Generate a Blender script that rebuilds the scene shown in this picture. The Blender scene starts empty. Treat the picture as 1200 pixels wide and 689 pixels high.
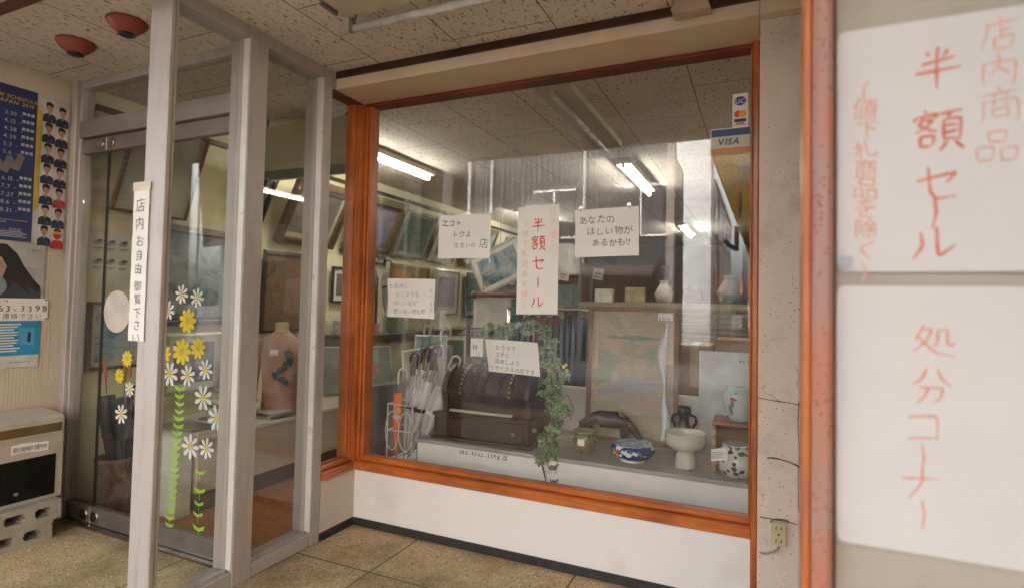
import bpy, bmesh, math, random
EXPO=4.05
from mathutils import Vector, Matrix, noise
R=math.radians; PI=math.pi
rnd=random.Random(7)
sc=bpy.context.scene; COL=sc.collection
# ------------------------------------------------------------------ camera
cam_d=bpy.data.cameras.new('camera'); cam=bpy.data.objects.new('camera',cam_d); COL.objects.link(cam)
F,CX,CY=650.0143,601.0271,334.9926
yw,pt,rl=R(24.1115),R(1.8541),R(-1.1786)
fw=Vector((-math.sin(yw)*math.cos(pt),math.cos(yw)*math.cos(pt),math.sin(pt)))
rt=Vector((math.cos(yw),math.sin(yw),0)); up=rt.cross(fw)
c_,s_=math.cos(rl),math.sin(rl); rt,up=c_*rt-s_*up, s_*rt+c_*up
CAM=Vector((0,0,1.3))
M=Matrix((rt,up,-fw)).transposed().to_4x4(); M.translation=CAM; cam.matrix_world=M
cam_d.sensor_width=36; cam_d.lens=F/1200*36; cam_d.shift_x=(600-CX)/1200; cam_d.shift_y=-(344.5-CY)/1200
cam_d.clip_start=.05; cam_d.clip_end=600
cam_d.dof.use_dof=True; cam_d.dof.focus_distance=3.05; cam_d.dof.aperture_fstop=1.8
sc.camera=cam
def U(px,py,ax,val):
    "photo measurement -> point on the plane where coordinate ax equals val"
    d=fw+rt*((px-CX)/F)-up*((py-CY)/F); return CAM+d*((val-CAM[ax])/d[ax])

# ------------------------------------------------------------------ materials
MATS={}
def nt(name):
    m=bpy.data.materials.new(name); m.use_nodes=True; t=m.node_tree
    b=t.nodes['Principled BSDF']; return m,t,b
def L(t,a,b): t.links.new(a,b)
def N(t,k,**kw):
    n=t.nodes.new(k)
    for a,v in kw.items():
        if a in n.inputs.keys(): n.inputs[a].default_value=v
        else: setattr(n,a,v)
    return n
def c4(c): return (c[0],c[1],c[2],1)
def mat(name,col,rough=.6,metal=0,col2=None,sc_=8,bump=0,bsc=60,spec=.5,emit=None,est=0,stretch=None,detail=4,lo=.4,hi=.65,sheen=0,trans=0):
    if name in MATS: return MATS[name]
    m,t,b=nt(name)
    b.inputs['Base Color'].default_value=c4(col); b.inputs['Roughness'].default_value=rough; b.inputs['Metallic'].default_value=metal
    b.inputs['Specular IOR Level'].default_value=spec
    if sheen: b.inputs['Sheen Weight'].default_value=sheen
    if trans: b.inputs['Transmission Weight'].default_value=trans
    tc=N(t,'ShaderNodeTexCoord'); mp=N(t,'ShaderNodeMapping'); L(t,tc.outputs['Object'],mp.inputs['Vector'])
    if stretch: mp.inputs['Scale'].default_value=stretch
    if col2 is None: col2=tuple(x*.82 for x in col)
    n=N(t,'ShaderNodeTexNoise',Scale=sc_,Detail=detail); L(t,mp.outputs[0],n.inputs['Vector'])
    r=N(t,'ShaderNodeValToRGB'); r.color_ramp.elements[0].position=lo; r.color_ramp.elements[1].position=hi
    r.color_ramp.elements[0].color=c4(col2); r.color_ramp.elements[1].color=c4(col)
    L(t,n.outputs['Fac'],r.inputs[0]); L(t,r.outputs[0],b.inputs['Base Color'])
    n3=N(t,'ShaderNodeTexNoise',Scale=sc_*2.3,Detail=3); L(t,tc.outputs['Object'],n3.inputs['Vector'])
    mr=N(t,'ShaderNodeMapRange'); mr.inputs['To Min'].default_value=max(.02,rough-.1); mr.inputs['To Max'].default_value=min(1,rough+.12)
    L(t,n3.outputs['Fac'],mr.inputs['Value']); L(t,mr.outputs[0],b.inputs['Roughness'])
    if bump:
        n2=N(t,'ShaderNodeTexNoise',Scale=bsc,Detail=3); L(t,mp.outputs[0],n2.inputs['Vector'])
        bp=N(t,'ShaderNodeBump',Strength=bump,Distance=.004); L(t,n2.outputs['Fac'],bp.inputs['Height']); L(t,bp.outputs[0],b.inputs['Normal'])
    if emit:
        b.inputs['Emission Color'].default_value=c4(emit); b.inputs['Emission Strength'].default_value=est
    MATS[name]=m; return m
def palette(name,cols,scale=5,distort=1.5,rough=.5,stretch=(1,1,1),seed=0):
    "a painted picture: coloured patches from a distorted noise"
    if name in MATS: return MATS[name]
    m,t,b=nt(name); b.inputs['Roughness'].default_value=rough
    tc=N(t,'ShaderNodeTexCoord'); mp=N(t,'ShaderNodeMapping'); mp.inputs['Scale'].default_value=stretch; mp.inputs['Location'].default_value=(seed*3.1,seed*1.7,seed)
    L(t,tc.outputs['Object'],mp.inputs[0]); n=N(t,'ShaderNodeTexNoise',Scale=scale,Detail=7,Roughness=.65,Distortion=distort); L(t,mp.outputs[0],n.inputs['Vector'])
    r=N(t,'ShaderNodeValToRGB'); e=r.color_ramp.elements
    k=len(cols)
    for i,c in enumerate(cols):
        p=.3+.4*i/(k-1)
        if i<2: e[i].position=p; e[i].color=c4(c)
        else: x=e.new(p); x.color=c4(c)
    L(t,n.outputs['Fac'],r.inputs[0]); L(t,r.outputs[0],b.inputs['Base Color']); MATS[name]=m; return m
def wood(name,c1,c2,rough=.4,axis=0,scale=6,bump=.15,coat=0):
    if name in MATS: return MATS[name]
    m,t,b=nt(name); tc=N(t,'ShaderNodeTexCoord'); mp=N(t,'ShaderNodeMapping'); s=[14,14,14]; s[axis]=.9
    mp.inputs['Scale'].default_value=s; L(t,tc.outputs['Object'],mp.inputs[0])
    n=N(t,'ShaderNodeTexNoise',Scale=scale,Detail=6,Roughness=.7,Distortion=.6); L(t,mp.outputs[0],n.inputs['Vector'])
    r=N(t,'ShaderNodeValToRGB'); e=r.color_ramp.elements; e[0].position=.33; e[1].position=.66; e[0].color=c4(c1); e[1].color=c4(c2)
    L(t,n.outputs['Fac'],r.inputs[0])
    n2=N(t,'ShaderNodeTexNoise',Scale=3.5,Detail=5); L(t,tc.outputs['Object'],n2.inputs['Vector'])
    mx=N(t,'ShaderNodeMix',data_type='RGBA',blend_type='MULTIPLY'); mx.inputs[0].default_value=1
    r2=N(t,'ShaderNodeValToRGB'); r2.color_ramp.elements[0].color=(.55,.5,.5,1); r2.color_ramp.elements[0].position=.3; r2.color_ramp.elements[1].position=.6
    L(t,n2.outputs['Fac'],r2.inputs[0]); L(t,r.outputs[0],mx.inputs[6]); L(t,r2.outputs[0],mx.inputs[7]); L(t,mx.outputs[2],b.inputs['Base Color'])
    b.inputs['Roughness'].default_value=rough; b.inputs['Coat Weight'].default_value=coat; b.inputs['Coat Roughness'].default_value=.25
    bp=N(t,'ShaderNodeBump',Strength=bump,Distance=.002); L(t,n.outputs['Fac'],bp.inputs['Height']); L(t,bp.outputs[0],b.inputs['Normal'])
    MATS[name]=m; return m
def glass_mat(name,ior=1.7,tint=(.93,.95,.93),dirt=.03):
    m,t,b=nt(name); t.nodes.remove(b); out=t.nodes['Material Output']
    g=N(t,'ShaderNodeNewGeometry'); mr=N(t,'ShaderNodeMapRange'); mr.inputs['To Min'].default_value=ior; mr.inputs['To Max'].default_value=1/ior
    L(t,g.outputs['Backfacing'],mr.inputs['Value']); fr=N(t,'ShaderNodeFresnel'); L(t,mr.outputs[0],fr.inputs['IOR'])
    tr=N(t,'ShaderNodeBsdfTransparent'); tr.inputs[0].default_value=c4(tint); gl=N(t,'ShaderNodeBsdfGlossy'); gl.inputs['Roughness'].default_value=.0
    # faint old smears
    tc=N(t,'ShaderNodeTexCoord'); n=N(t,'ShaderNodeTexNoise',Scale=2.2,Detail=6,Roughness=.65); L(t,tc.outputs['Object'],n.inputs['Vector'])
    m2=N(t,'ShaderNodeMapRange'); m2.inputs['From Min'].default_value=.45; m2.inputs['From Max'].default_value=.8; m2.inputs['To Max'].default_value=dirt*3; m2.inputs['To Min'].default_value=dirt*.3
    L(t,n.outputs['Fac'],m2.inputs['Value']); df=N(t,'ShaderNodeBsdfDiffuse'); df.inputs[0].default_value=(.6,.58,.54,1)
    a=N(t,'ShaderNodeMixShader'); L(t,m2.outputs[0],a.inputs[0]); L(t,tr.outputs[0],a.inputs[1]); L(t,df.outputs[0],a.inputs[2])
    x=N(t,'ShaderNodeMixShader'); L(t,fr.outputs[0],x.inputs[0]); L(t,a.outputs[0],x.inputs[1]); L(t,gl.outputs[0],x.inputs[2]); L(t,x.outputs[0],out.inputs[0])
    MATS[name]=m; return m
def clear_plastic(name,op=.35,col=(.85,.87,.88),rough=.25):
    m,t,b=nt(name); out=t.nodes['Material Output']; b.inputs['Base Color'].default_value=c4(col); b.inputs['Roughness'].default_value=rough
    tr=N(t,'ShaderNodeBsdfTransparent'); x=N(t,'ShaderNodeMixShader'); 
    tc=N(t,'ShaderNodeTexCoord'); n=N(t,'ShaderNodeTexNoise',Scale=16,Detail=2,Distortion=.6); mp=N(t,'ShaderNodeMapping'); mp.inputs['Scale'].default_value=(1,1,.12)
    L(t,tc.outputs['Object'],mp.inputs[0]); L(t,mp.outputs[0],n.inputs['Vector'])
    mr=N(t,'ShaderNodeMapRange'); mr.inputs['From Min'].default_value=.35; mr.inputs['From Max'].default_value=.65; mr.inputs['To Min'].default_value=op*.4; mr.inputs['To Max'].default_value=min(1,op*1.6)
    L(t,n.outputs['Fac'],mr.inputs['Value']); L(t,mr.outputs[0],x.inputs[0]); L(t,tr.outputs[0],x.inputs[1]); L(t,b.outputs[0],x.inputs[2]); L(t,x.outputs[0],out.inputs[0])
    MATS[name]=m; return m

def film(name,op,col=(.92,.92,.92),rough=.12):
    m,t,b=nt(name); out=t.nodes['Material Output']; b.inputs['Base Color'].default_value=c4(col); b.inputs['Roughness'].default_value=rough
    tr=N(t,'ShaderNodeBsdfTransparent'); x=N(t,'ShaderNodeMixShader'); x.inputs[0].default_value=op; L(t,tr.outputs[0],x.inputs[1]); L(t,b.outputs[0],x.inputs[2]); L(t,x.outputs[0],out.inputs[0]); MATS[name]=m; return m
def ceiling_mat():
    m,t,b=nt('ceiling_board'); b.inputs['Roughness'].default_value=.9
    tc=N(t,'ShaderNodeTexCoord'); sx=N(t,'ShaderNodeSeparateXYZ'); L(t,tc.outputs['Object'],sx.inputs[0])
    def M_(op,a,b2=None,c=None):
        n=N(t,'ShaderNodeMath',operation=op)
        for i,v in enumerate((a,b2,c)):
            if v is None: continue
            if isinstance(v,(int,float)): n.inputs[i].default_value=v
            else: L(t,v,n.inputs[i])
        return n.outputs[0]
    # joints every 0.5 m across X, every 1.0 m along Y staggered
    def joint(src,off,per,wid):
        f=M_('FRACT',M_('DIVIDE',M_('ADD',src,off),per)); d=M_('ABSOLUTE',M_('SUBTRACT',f,.5)); return M_('GREATER_THAN',d,.5-wid/per/2)
    jx=joint(sx.outputs[0],.363,.5,.005)
    row=M_('MODULO',M_('FLOOR',M_('DIVIDE',M_('ADD',sx.outputs[0],10.363),.5)),2)
    yy=M_('ADD',sx.outputs[1],M_('MULTIPLY',row,.5)); jy=joint(yy,-.285,1.0,.005)
    J=M_('MAXIMUM',jx,jy)
    # worm-like fissures and pinholes
    mp=N(t,'ShaderNodeMapping'); mp.inputs['Scale'].default_value=(85,30,30); mp.inputs['Rotation'].default_value=(0,0,.15); L(t,tc.outputs['Object'],mp.inputs[0])
    v=N(t,'ShaderNodeTexNoise',Scale=1.0,Detail=1.5,Roughness=.6,Distortion=.8); L(t,mp.outputs[0],v.inputs['Vector'])
    fis=N(t,'ShaderNodeMapRange'); fis.inputs['From Min'].default_value=.612; fis.inputs['From Max'].default_value=.645; L(t,v.outputs['Fac'],fis.inputs['Value'])
    n=N(t,'ShaderNodeTexNoise',Scale=2.2,Detail=6); L(t,tc.outputs['Object'],n.inputs['Vector'])
    r=N(t,'ShaderNodeValToRGB'); r.color_ramp.elements[0].position=.3; r.color_ramp.elements[1].position=.7
    r.color_ramp.elements[0].color=(.70,.62,.53,1); r.color_ramp.elements[1].color=(.82,.75,.66,1); L(t,n.outputs['Fac'],r.inputs[0])
    x=N(t,'ShaderNodeMix',data_type='RGBA'); x.inputs[7].default_value=(.15,.10,.07,1); L(t,r.outputs[0],x.inputs[6]); L(t,M_('MULTIPLY',fis.outputs[0],.78),x.inputs[0])
    x2=N(t,'ShaderNodeMix',data_type='RGBA'); x2.inputs[7].default_value=(.09,.07,.055,1); L(t,x.outputs[2],x2.inputs[6]); L(t,J,x2.inputs[0]); L(t,x2.outputs[2],b.inputs['Base Color'])
    bp=N(t,'ShaderNodeBump',Strength=.5,Distance=.003); bp.invert=True; L(t,M_('MAXIMUM',fis.outputs[0],J),bp.inputs['Height']); L(t,bp.outputs[0],b.inputs['Normal'])
    return m
def pebble_mat():
    m,t,b=nt('pebble_floor'); b.inputs['Roughness'].default_value=.75
    tc=N(t,'ShaderNodeTexCoord'); sx=N(t,'ShaderNodeSeparateXYZ'); L(t,tc.outputs['Object'],sx.inputs[0])
    def M_(op,a,b2=None):
        n=N(t,'ShaderNodeMath',operation=op)
        for i,v in enumerate((a,b2)):
            if v is None: continue
            if isinstance(v,(int,float)): n.inputs[i].default_value=v
            else: L(t,v,n.inputs[i])
        return n.outputs[0]
    def joint(src,off,per,wid):
        f=M_('FRACT',M_('DIVIDE',M_('ADD',src,off),per)); return M_('GREATER_THAN',M_('ABSOLUTE',M_('SUBTRACT',f,.5)),.5-wid/per/2)
    J=M_('MAXIMUM',joint(sx.outputs[0],10.71,.9,.009),joint(sx.outputs[1],10.4,.9,.009))
    v=N(t,'ShaderNodeTexVoronoi',Scale=150,Randomness=1); L(t,tc.outputs['Object'],v.inputs['Vector'])
    sp=N(t,'ShaderNodeSeparateColor'); L(t,v.outputs['Color'],sp.inputs[0])
    r=N(t,'ShaderNodeValToRGB'); e=r.color_ramp.elements
    cols=[(0,(.19,.12,.06)),(.10,(.44,.32,.175)),(.5,(.60,.45,.265)),(.8,(.50,.37,.21)),(.97,(.72,.60,.43))]
    for i,(p,c) in enumerate(cols):
        if i<2: e[i].position=p; e[i].color=c4(c)
        else: x=e.new(p); x.color=c4(c)
    L(t,sp.outputs[0],r.inputs[0])
    n=N(t,'ShaderNodeTexNoise',Scale=2.6,Detail=7,Roughness=.62); L(t,tc.outputs['Object'],n.inputs['Vector'])
    r2=N(t,'ShaderNodeValToRGB'); r2.color_ramp.elements[0].position=.36; r2.color_ramp.elements[1].position=.58; r2.color_ramp.elements[0].color=(.58,.54,.49,1)
    L(t,n.outputs['Fac'],r2.inputs[0])
    mx=N(t,'ShaderNodeMix',data_type='RGBA',blend_type='MULTIPLY'); mx.inputs[0].default_value=1; L(t,r.outputs[0],mx.inputs[6]); L(t,r2.outputs[0],mx.inputs[7])
    x2=N(t,'ShaderNodeMix',data_type='RGBA'); x2.inputs[7].default_value=(.12,.09,.06,1); L(t,mx.outputs[2],x2.inputs[6]); L(t,J,x2.inputs[0]); L(t,x2.outputs[2],b.inputs['Base Color'])
    bp=N(t,'ShaderNodeBump',Strength=.5,Distance=.003); bp.invert=True; L(t,v.outputs['Distance'],bp.inputs['Height']); L(t,bp.outputs[0],b.inputs['Normal'])
    return m
def stained(name,base,stain,scale=3,lo=.5,hi=.72,rough=.75,specks=None,bump=.25,bsc=90,streak=None,speck_scale=40,speck_th=.07):
    "painted plaster or metal with stains and small chips"
    m,t,b=nt(name); b.inputs['Roughness'].default_value=rough
    tc=N(t,'ShaderNodeTexCoord'); mp=N(t,'ShaderNodeMapping'); L(t,tc.outputs['Object'],mp.inputs[0])
    if streak: mp.inputs['Scale'].default_value=streak
    n=N(t,'ShaderNodeTexNoise',Scale=scale,Detail=8,Roughness=.65); L(t,mp.outputs[0],n.inputs['Vector'])
    mr=N(t,'ShaderNodeMapRange'); mr.inputs['From Min'].default_value=lo; mr.inputs['From Max'].default_value=hi; L(t,n.outputs['Fac'],mr.inputs['Value'])
    x=N(t,'ShaderNodeMix',data_type='RGBA'); x.inputs[6].default_value=c4(base); x.inputs[7].default_value=c4(stain); L(t,mr.outputs[0],x.inputs[0]); o=x.outputs[2]
    if specks:
        v=N(t,'ShaderNodeTexVoronoi',Scale=speck_scale); L(t,tc.outputs['Object'],v.inputs['Vector'])
        n5=N(t,'ShaderNodeTexNoise',Scale=speck_scale*.12,Detail=4); L(t,tc.outputs['Object'],n5.inputs['Vector'])
        mm=N(t,'ShaderNodeMath',operation='MULTIPLY'); L(t,n5.outputs['Fac'],mm.inputs[0]); mm.inputs[1].default_value=speck_th*2
        m3=N(t,'ShaderNodeMath',operation='LESS_THAN'); L(t,v.outputs['Distance'],m3.inputs[0]); L(t,mm.outputs[0],m3.inputs[1])
        x2=N(t,'ShaderNodeMix',data_type='RGBA'); x2.inputs[7].default_value=c4(specks); L(t,o,x2.inputs[6]); L(t,m3.outputs[0],x2.inputs[0]); o=x2.outputs[2]
    L(t,o,b.inputs['Base Color'])
    n2=N(t,'ShaderNodeTexNoise',Scale=bsc,Detail=3); L(t,tc.outputs['Object'],n2.inputs['Vector'])
    bp=N(t,'ShaderNodeBump',Strength=bump,Distance=.003); L(t,n2.outputs['Fac'],bp.inputs['Height']); L(t,bp.outputs[0],b.inputs['Normal'])
    MATS[name]=m; return m

# ------------------------------------------------------------------ geometry helpers
class G:
    "collects shapes into one mesh; coordinates are world ones unless local=True"
    def __init__(s): s.bm=bmesh.new(); s.mats=[]; s.k=0
    def m(s,mt):
        if mt not in s.mats: s.mats.append(mt)
        s.k=s.mats.index(mt); return s
    def _tag(s,faces,sm=False):
        for f in faces: f.material_index=s.k; f.smooth=sm
    def box(s,x0,y0,z0,x1,y1,z1,bev=0,mtx=None,seg=1):
        vs=[s.bm.verts.new((x,y,z)) for x in(x0,x1) for y in(y0,y1) for z in(z0,z1)]
        q=[(0,1,3,2),(4,6,7,5),(0,4,5,1),(2,3,7,6),(0,2,6,4),(1,5,7,3)]
        fs=[s.bm.faces.new([vs[i] for i in a]) for a in q]
        if (x1-x0)*(y1-y0)*(z1-z0)<0:
            for f in fs: f.normal_flip()
        if bev:
            es=list({e for f in fs for e in f.edges})
            r=bmesh.ops.bevel(s.bm,geom=es,offset=bev,segments=seg,affect='EDGES',profile=.5)
            vs=list({v for f in r['faces'] for v in f.verts}); 
            allf=set(r['faces'])
            for v in vs: allf|=set(v.link_faces)
            fs=list(allf)
        s._tag(fs)
        if mtx is not None: bmesh.ops.transform(s.bm,matrix=mtx,verts=list({v for f in fs for v in f.verts}))
        return s
    def ring(s,c,u,v,r,n,ru=1,rv=1):
        return [s.bm.verts.new(c+u*(math.cos(2*PI*i/n)*r*ru)+v*(math.sin(2*PI*i/n)*r*rv)) for i in range(n)]
    def bridge(s,a,b,sm=True):
        n=len(a); fs=[s.bm.faces.new((a[i],a[(i+1)%n],b[(i+1)%n],b[i])) for i in range(n)]; s._tag(fs,sm)
    def cap(s,a,flip=False):
        f=s.bm.faces.new(a[::-1] if flip else a); s._tag([f])
    def cyl(s,p0,p1,r0,r1=None,n=12,caps=True,sm=True):
        p0,p1=Vector(p0),Vector(p1); r1=r0 if r1 is None else r1; d=(p1-p0).normalized(); u=d.orthogonal().normalized(); v=d.cross(u)
        a=s.ring(p0,u,v,r0,n); b=s.ring(p1,u,v,r1,n); s.bridge(a,b,sm)
        if caps: s.cap(a,True); s.cap(b)
        return s
    def tube(s,pts,r,n=8,caps=True,ru=1):
        pts=[Vector(p) for p in pts]; rs=r if isinstance(r,(list,tuple)) else [r]*len(pts)
        prev=None; u=None; rings=[]
        for i,p in enumerate(pts):
            d=((pts[i+1]-p) if i<len(pts)-1 else (p-pts[i-1])); 
            if 0<i<len(pts)-1: d=(pts[i+1]-pts[i-1])
            d.normalize()
            if u is None: u=d.orthogonal().normalized()
            else: u=(u-d*u.dot(d)).normalized()
            v=d.cross(u); rings.append(s.ring(p,u,v,rs[i],n,ru))
        for a,b in zip(rings,rings[1:]): s.bridge(a,b)
        if caps: s.cap(rings[0],True); s.cap(rings[-1])
        return s
    def lathe(s,prof,c=(0,0,0),n=32,sx=1,sy=1,caps=True):
        c=Vector(c); rings=[s.ring(c+Vector((0,0,z)),Vector((1,0,0)),Vector((0,1,0)),max(r,.0005),n,sx,sy) for r,z in prof]
        for a,b in zip(rings,rings[1:]): s.bridge(a,b)
        if caps: s.cap(rings[0],True); s.cap(rings[-1])
        return s
    def prism(s,pts,axis,a0,a1,sm=False,bev=0):
        "extrude a 2D outline along an axis (0,1,2)"
        def P(p,a):
            q=[p[0],p[1]]; q.insert(axis,a); return q
        A=[s.bm.verts.new(P(p,a0)) for p in pts]; B=[s.bm.verts.new(P(p,a1)) for p in pts]; n=len(A)
        fs=[s.bm.faces.new((A[i],A[(i+1)%n],B[(i+1)%n],B[i])) for i in range(n)]; s._tag(fs,sm)
        f1=s.bm.faces.new(A[::-1]); f2=s.bm.faces.new(B); s._tag([f1,f2])
        if bev:
            r=bmesh.ops.bevel(s.bm,geom=list(f1.edges)+list(f2.edges),offset=bev,segments=1,affect='EDGES')
            s._tag(r['faces'])
        return s
    def poly(s,pts,z=0,sm=False):
        "flat polygon in the local XY plane"
        f=s.bm.faces.new([s.bm.verts.new((p[0],p[1],z)) for p in pts]); s._tag([f])
        f.normal_update()
        if f.normal.z<0: f.normal_flip()
        return s
    def rect(s,x0,y0,x1,y1,z=0): return s.poly([(x0,y0),(x1,y0),(x1,y1),(x0,y1)],z)
    def disc(s,cx,cy,r,z=0,n=20,ry=None,a=0):
        ry=ry or r; return s.poly([(cx+math.cos(2*PI*i/n)*r*math.cos(a)-math.sin(2*PI*i/n)*ry*math.sin(a),cy+math.cos(2*PI*i/n)*r*math.sin(a)+math.sin(2*PI*i/n)*ry*math.cos(a)) for i in range(n)],z)
    def sheet(s,w,h,nx=8,ny=8,f=None,th=.0008,x0=None,y0=None):
        "thin paper sheet in local XY, centred, with its own thickness; f(u,v)->z and optional dx,dy"
        V={}
        for side in(0,1):
            for i in range(nx+1):
                for j in range(ny+1):
                    u,v=i/nx,j/ny; d=f(u,v) if f else (0,0,0)
                    V[side,i,j]=s.bm.verts.new(((u-.5)*w+d[0],(v-.5)*h+d[1],d[2]-side*th))
        fs=[]
        for i in range(nx):
            for j in range(ny):
                fs.append(s.bm.faces.new((V[0,i,j],V[0,i+1,j],V[0,i+1,j+1],V[0,i,j+1])))
                fs.append(s.bm.faces.new((V[1,i,j],V[1,i,j+1],V[1,i+1,j+1],V[1,i+1,j])))
        for i in range(nx):
            fs.append(s.bm.faces.new((V[0,i,0],V[1,i,0],V[1,i+1,0],V[0,i+1,0]))); fs.append(s.bm.faces.new((V[0,i,ny],V[0,i+1,ny],V[1,i+1,ny],V[1,i,ny])))
        for j in range(ny):
            fs.append(s.bm.faces.new((V[0,0,j],V[0,0,j+1],V[1,0,j+1],V[1,0,j]))); fs.append(s.bm.faces.new((V[0,nx,j],V[1,nx,j],V[1,nx,j+1],V[0,nx,j+1])))
        s._tag(fs); return s
    def loft(s,secs,caps=True,n=24,sm=True):
        "secs: (center, rx, ry) ellipses around Z"
        rings=[s.ring(Vector(c),Vector((1,0,0)),Vector((0,1,0)),1,n,rx,ry) for c,rx,ry in secs]
        for a,b in zip(rings,rings[1:]): s.bridge(a,b,sm)
        if caps: s.cap(rings[0],True); s.cap(rings[-1])
        return s
    def sphere(s,c,r,n=12,sx=1,sy=1,sz=1):
        pr=[(math.sin(PI*i/(n//2+1))*r,-math.cos(PI*i/(n//2+1))*r*sz) for i in range(n//2+2)]
        return s.lathe(pr,c,n,sx,sy)
    def obj(s,name,mt,parent=None,root=None,local=False):
        me=bpy.data.meshes.new(name)
        if not s.mats: s.mats=[mt]
        if mt is not None and s.mats!=[mt] and mt not in s.mats: s.mats.append(mt)
        if root is not None and not local: bmesh.ops.transform(s.bm,matrix=Matrix.Translation(-root.location),verts=s.bm.verts)
        s.bm.to_mesh(me); s.bm.free()
        for k in s.mats: me.materials.append(k)
        o=bpy.data.objects.new(name,me); COL.objects.link(o)
        if parent is not None: o.parent=parent
        return o
def tag(o,label=None,cat=None,group=None,kind=None):
    if label: o['label']=label
    if cat: o['category']=cat
    if group: o['group']=group
    if kind: o['kind']=kind
    return o
def thing(name,label,cat,loc=(0,0,0),rot=(0,0,0),group=None):
    o=bpy.data.objects.new(name,None); COL.objects.link(o); o.location=loc; o.rotation_euler=rot; o.empty_display_size=.1
    return tag(o,label,cat,group)
def single(g,name,mt,label,cat,loc,group=None,local=False,rot=(0,0,0)):
    "a thing that is one mesh, its origin at loc"
    class _r: location=Vector(loc)
    o=g.obj(name,mt,None,_r,local); o.location=loc; o.rotation_euler=rot; return tag(o,label,cat,group)
def structure(g,name,mt):
    o=g.obj(name,mt); return tag(o,kind='structure')

# ------------------------------------------------------------------ writing
GL={}
def glyph(ch,weight):
    k=(ch,round(weight,3))
    if k in GL: return GL[k]
    c=bpy.data.curves.new('glyph','FONT'); c.body=ch; c.resolution_u=3; c.offset=weight
    o=bpy.data.objects.new('glyph',c); COL.objects.link(o)
    dg=bpy.context.evaluated_depsgraph_get(); me=bpy.data.meshes.new_from_object(o.evaluated_get(dg))
    vs=[tuple(v.co) for v in me.vertices]; fs=[tuple(p.vertices) for p in me.polygons]
    w=max([v[0] for v in vs],default=.5)
    bpy.data.objects.remove(o); bpy.data.curves.remove(c); bpy.data.meshes.remove(me)
    GL[k]=(vs,fs,w); return GL[k]
def put(g,fn,vs,fs):
    V=[g.bm.verts.new(fn(v)) for v in vs]
    for f in fs:
        try: x=g.bm.faces.new([V[i] for i in f]); x.material_index=g.k
        except ValueError: pass
def write(g,s,x,y,size,z=.0006,weight=-.012,jit=1,vertical=False,step=None,slant=.0,seed=0,zf=None,sx=1):
    "handwriting: each character is set with its own tilt, size and bend; x,y = start (left / top)"
    r=random.Random(hash(s)%1 + seed*7+len(s))
    px,py=x,y
    for ch in s:
        if ch==' ':
            if vertical: py-=size*.6
            else: px+=size*.5*sx
            continue
        vs,fs,w=glyph(ch,weight); a=R(r.uniform(-5,5))*jit; k=size*(1+r.uniform(-.1,.1)*jit); b=r.uniform(-.05,.05)*jit; ph=r.uniform(0,6)
        ox,oy=r.uniform(-.05,.05)*size*jit,r.uniform(-.05,.05)*size*jit
        cw=1.0 if ord(ch)>0x2e80 else w+.08
        def fn(v):
            X,Y=v[0]-cw/2,v[1]-.38
            X+=b*math.sin(Y*4+ph)+slant*Y; Y+=b*math.sin(X*4+ph*1.7)
            if vertical and ch=='ー': X,Y=-Y,X
            X,Y=(X*math.cos(a)-Y*math.sin(a))*k*sx,(X*math.sin(a)+Y*math.cos(a))*k
            Xw=px+ox+X+(0 if vertical else cw*size*sx/2); Yw=py+oy+Y-(size*.5 if vertical else 0)
            return (Xw,Yw,z+(zf(Xw,Yw) if zf else 0))
        put(g,fn,vs,fs)
        if vertical: py-=(step or size*1.08)
        else: px+=(step or cw*size*sx*1.02)
    return g
STK={
'半':[[(28,12),(36,26)],[(72,8),(62,26)],[(22,38),(80,32)],[(8,62),(94,54)],[(50,4),(50,40),(49,98)]],
'額':[[(26,0),(26,9)],[(8,14),(6,24)],[(8,14),(46,12),(42,22)],[(22,18),(10,36)],[(20,26),(38,24),(24,42),(4,54)],[(16,32),(30,44),(48,52)],[(14,60),(16,88)],[(14,60),(38,58),(36,84)],[(16,84),(36,82)],
 [(54,10),(96,6)],[(74,10),(68,22)],[(60,24),(61,72)],[(60,24),(90,21),(89,70)],[(61,39),(88,37)],[(61,54),(88,52)],[(61,70),(89,68)],[(68,76),(54,94)],[(80,76),(96,94)]],
'セ':[[(10,42),(86,30),(68,50)],[(36,8),(38,70),(48,82),(88,80)]],
'ー':[[(50,14),(53,50),(51,86)]],
'ル':[[(30,20),(30,50),(12,80)],[(58,12),(58,76),(92,50)]],
'処':[[(26,8),(8,50)],[(24,22),(46,20),(30,56),(6,84)],[(16,40),(34,62),(60,84),(98,86)],[(60,24),(60,50),(52,66)],[(60,24),(80,22),(80,56),(88,62),(94,52)]],
'分':[[(40,6),(26,34),(6,52)],[(58,6),(74,32),(96,50)],[(28,56),(72,54),(68,84),(58,90)],[(46,56),(40,76),(22,94)]],
'コ':[[(18,24),(80,20),(76,78)],[(14,80),(82,76)]],
'ナ':[[(10,40),(90,34)],[(54,8),(50,50),(24,92)]],
'店':[[(50,2),(50,12)],[(14,18),(90,14)],[(18,18),(16,50),(4,92)],[(52,24),(52,56)],[(52,40),(78,37)],[(34,60),(36,92)],[(34,60),(76,57),(73,88)],[(36,90),(74,87)]],
'内':[[(14,28),(14,96)],[(14,28),(84,24),(84,88),(74,92)],[(48,4),(46,36),(26,70)],[(48,44),(70,66)]],
'商':[[(50,2),(50,12)],[(8,18),(92,14)],[(34,20),(38,30)],[(66,18),(60,30)],[(12,36),(12,96)],[(12,36),(88,33),(88,92),(80,94)],[(40,40),(28,54)],[(58,40),(72,52)],[(34,60),(36,84)],[(34,60),(66,58),(64,82)],[(36,82),(64,80)]],
'品':[[(32,6),(33,40)],[(32,6),(70,4),(68,36)],[(33,38),(68,36)],[(6,54),(8,94)],[(6,54),(42,52),(40,90)],[(8,92),(40,90)],[(58,54),(60,92)],[(58,54),(94,52),(92,90)],[(60,92),(92,90)]],
}
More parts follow.
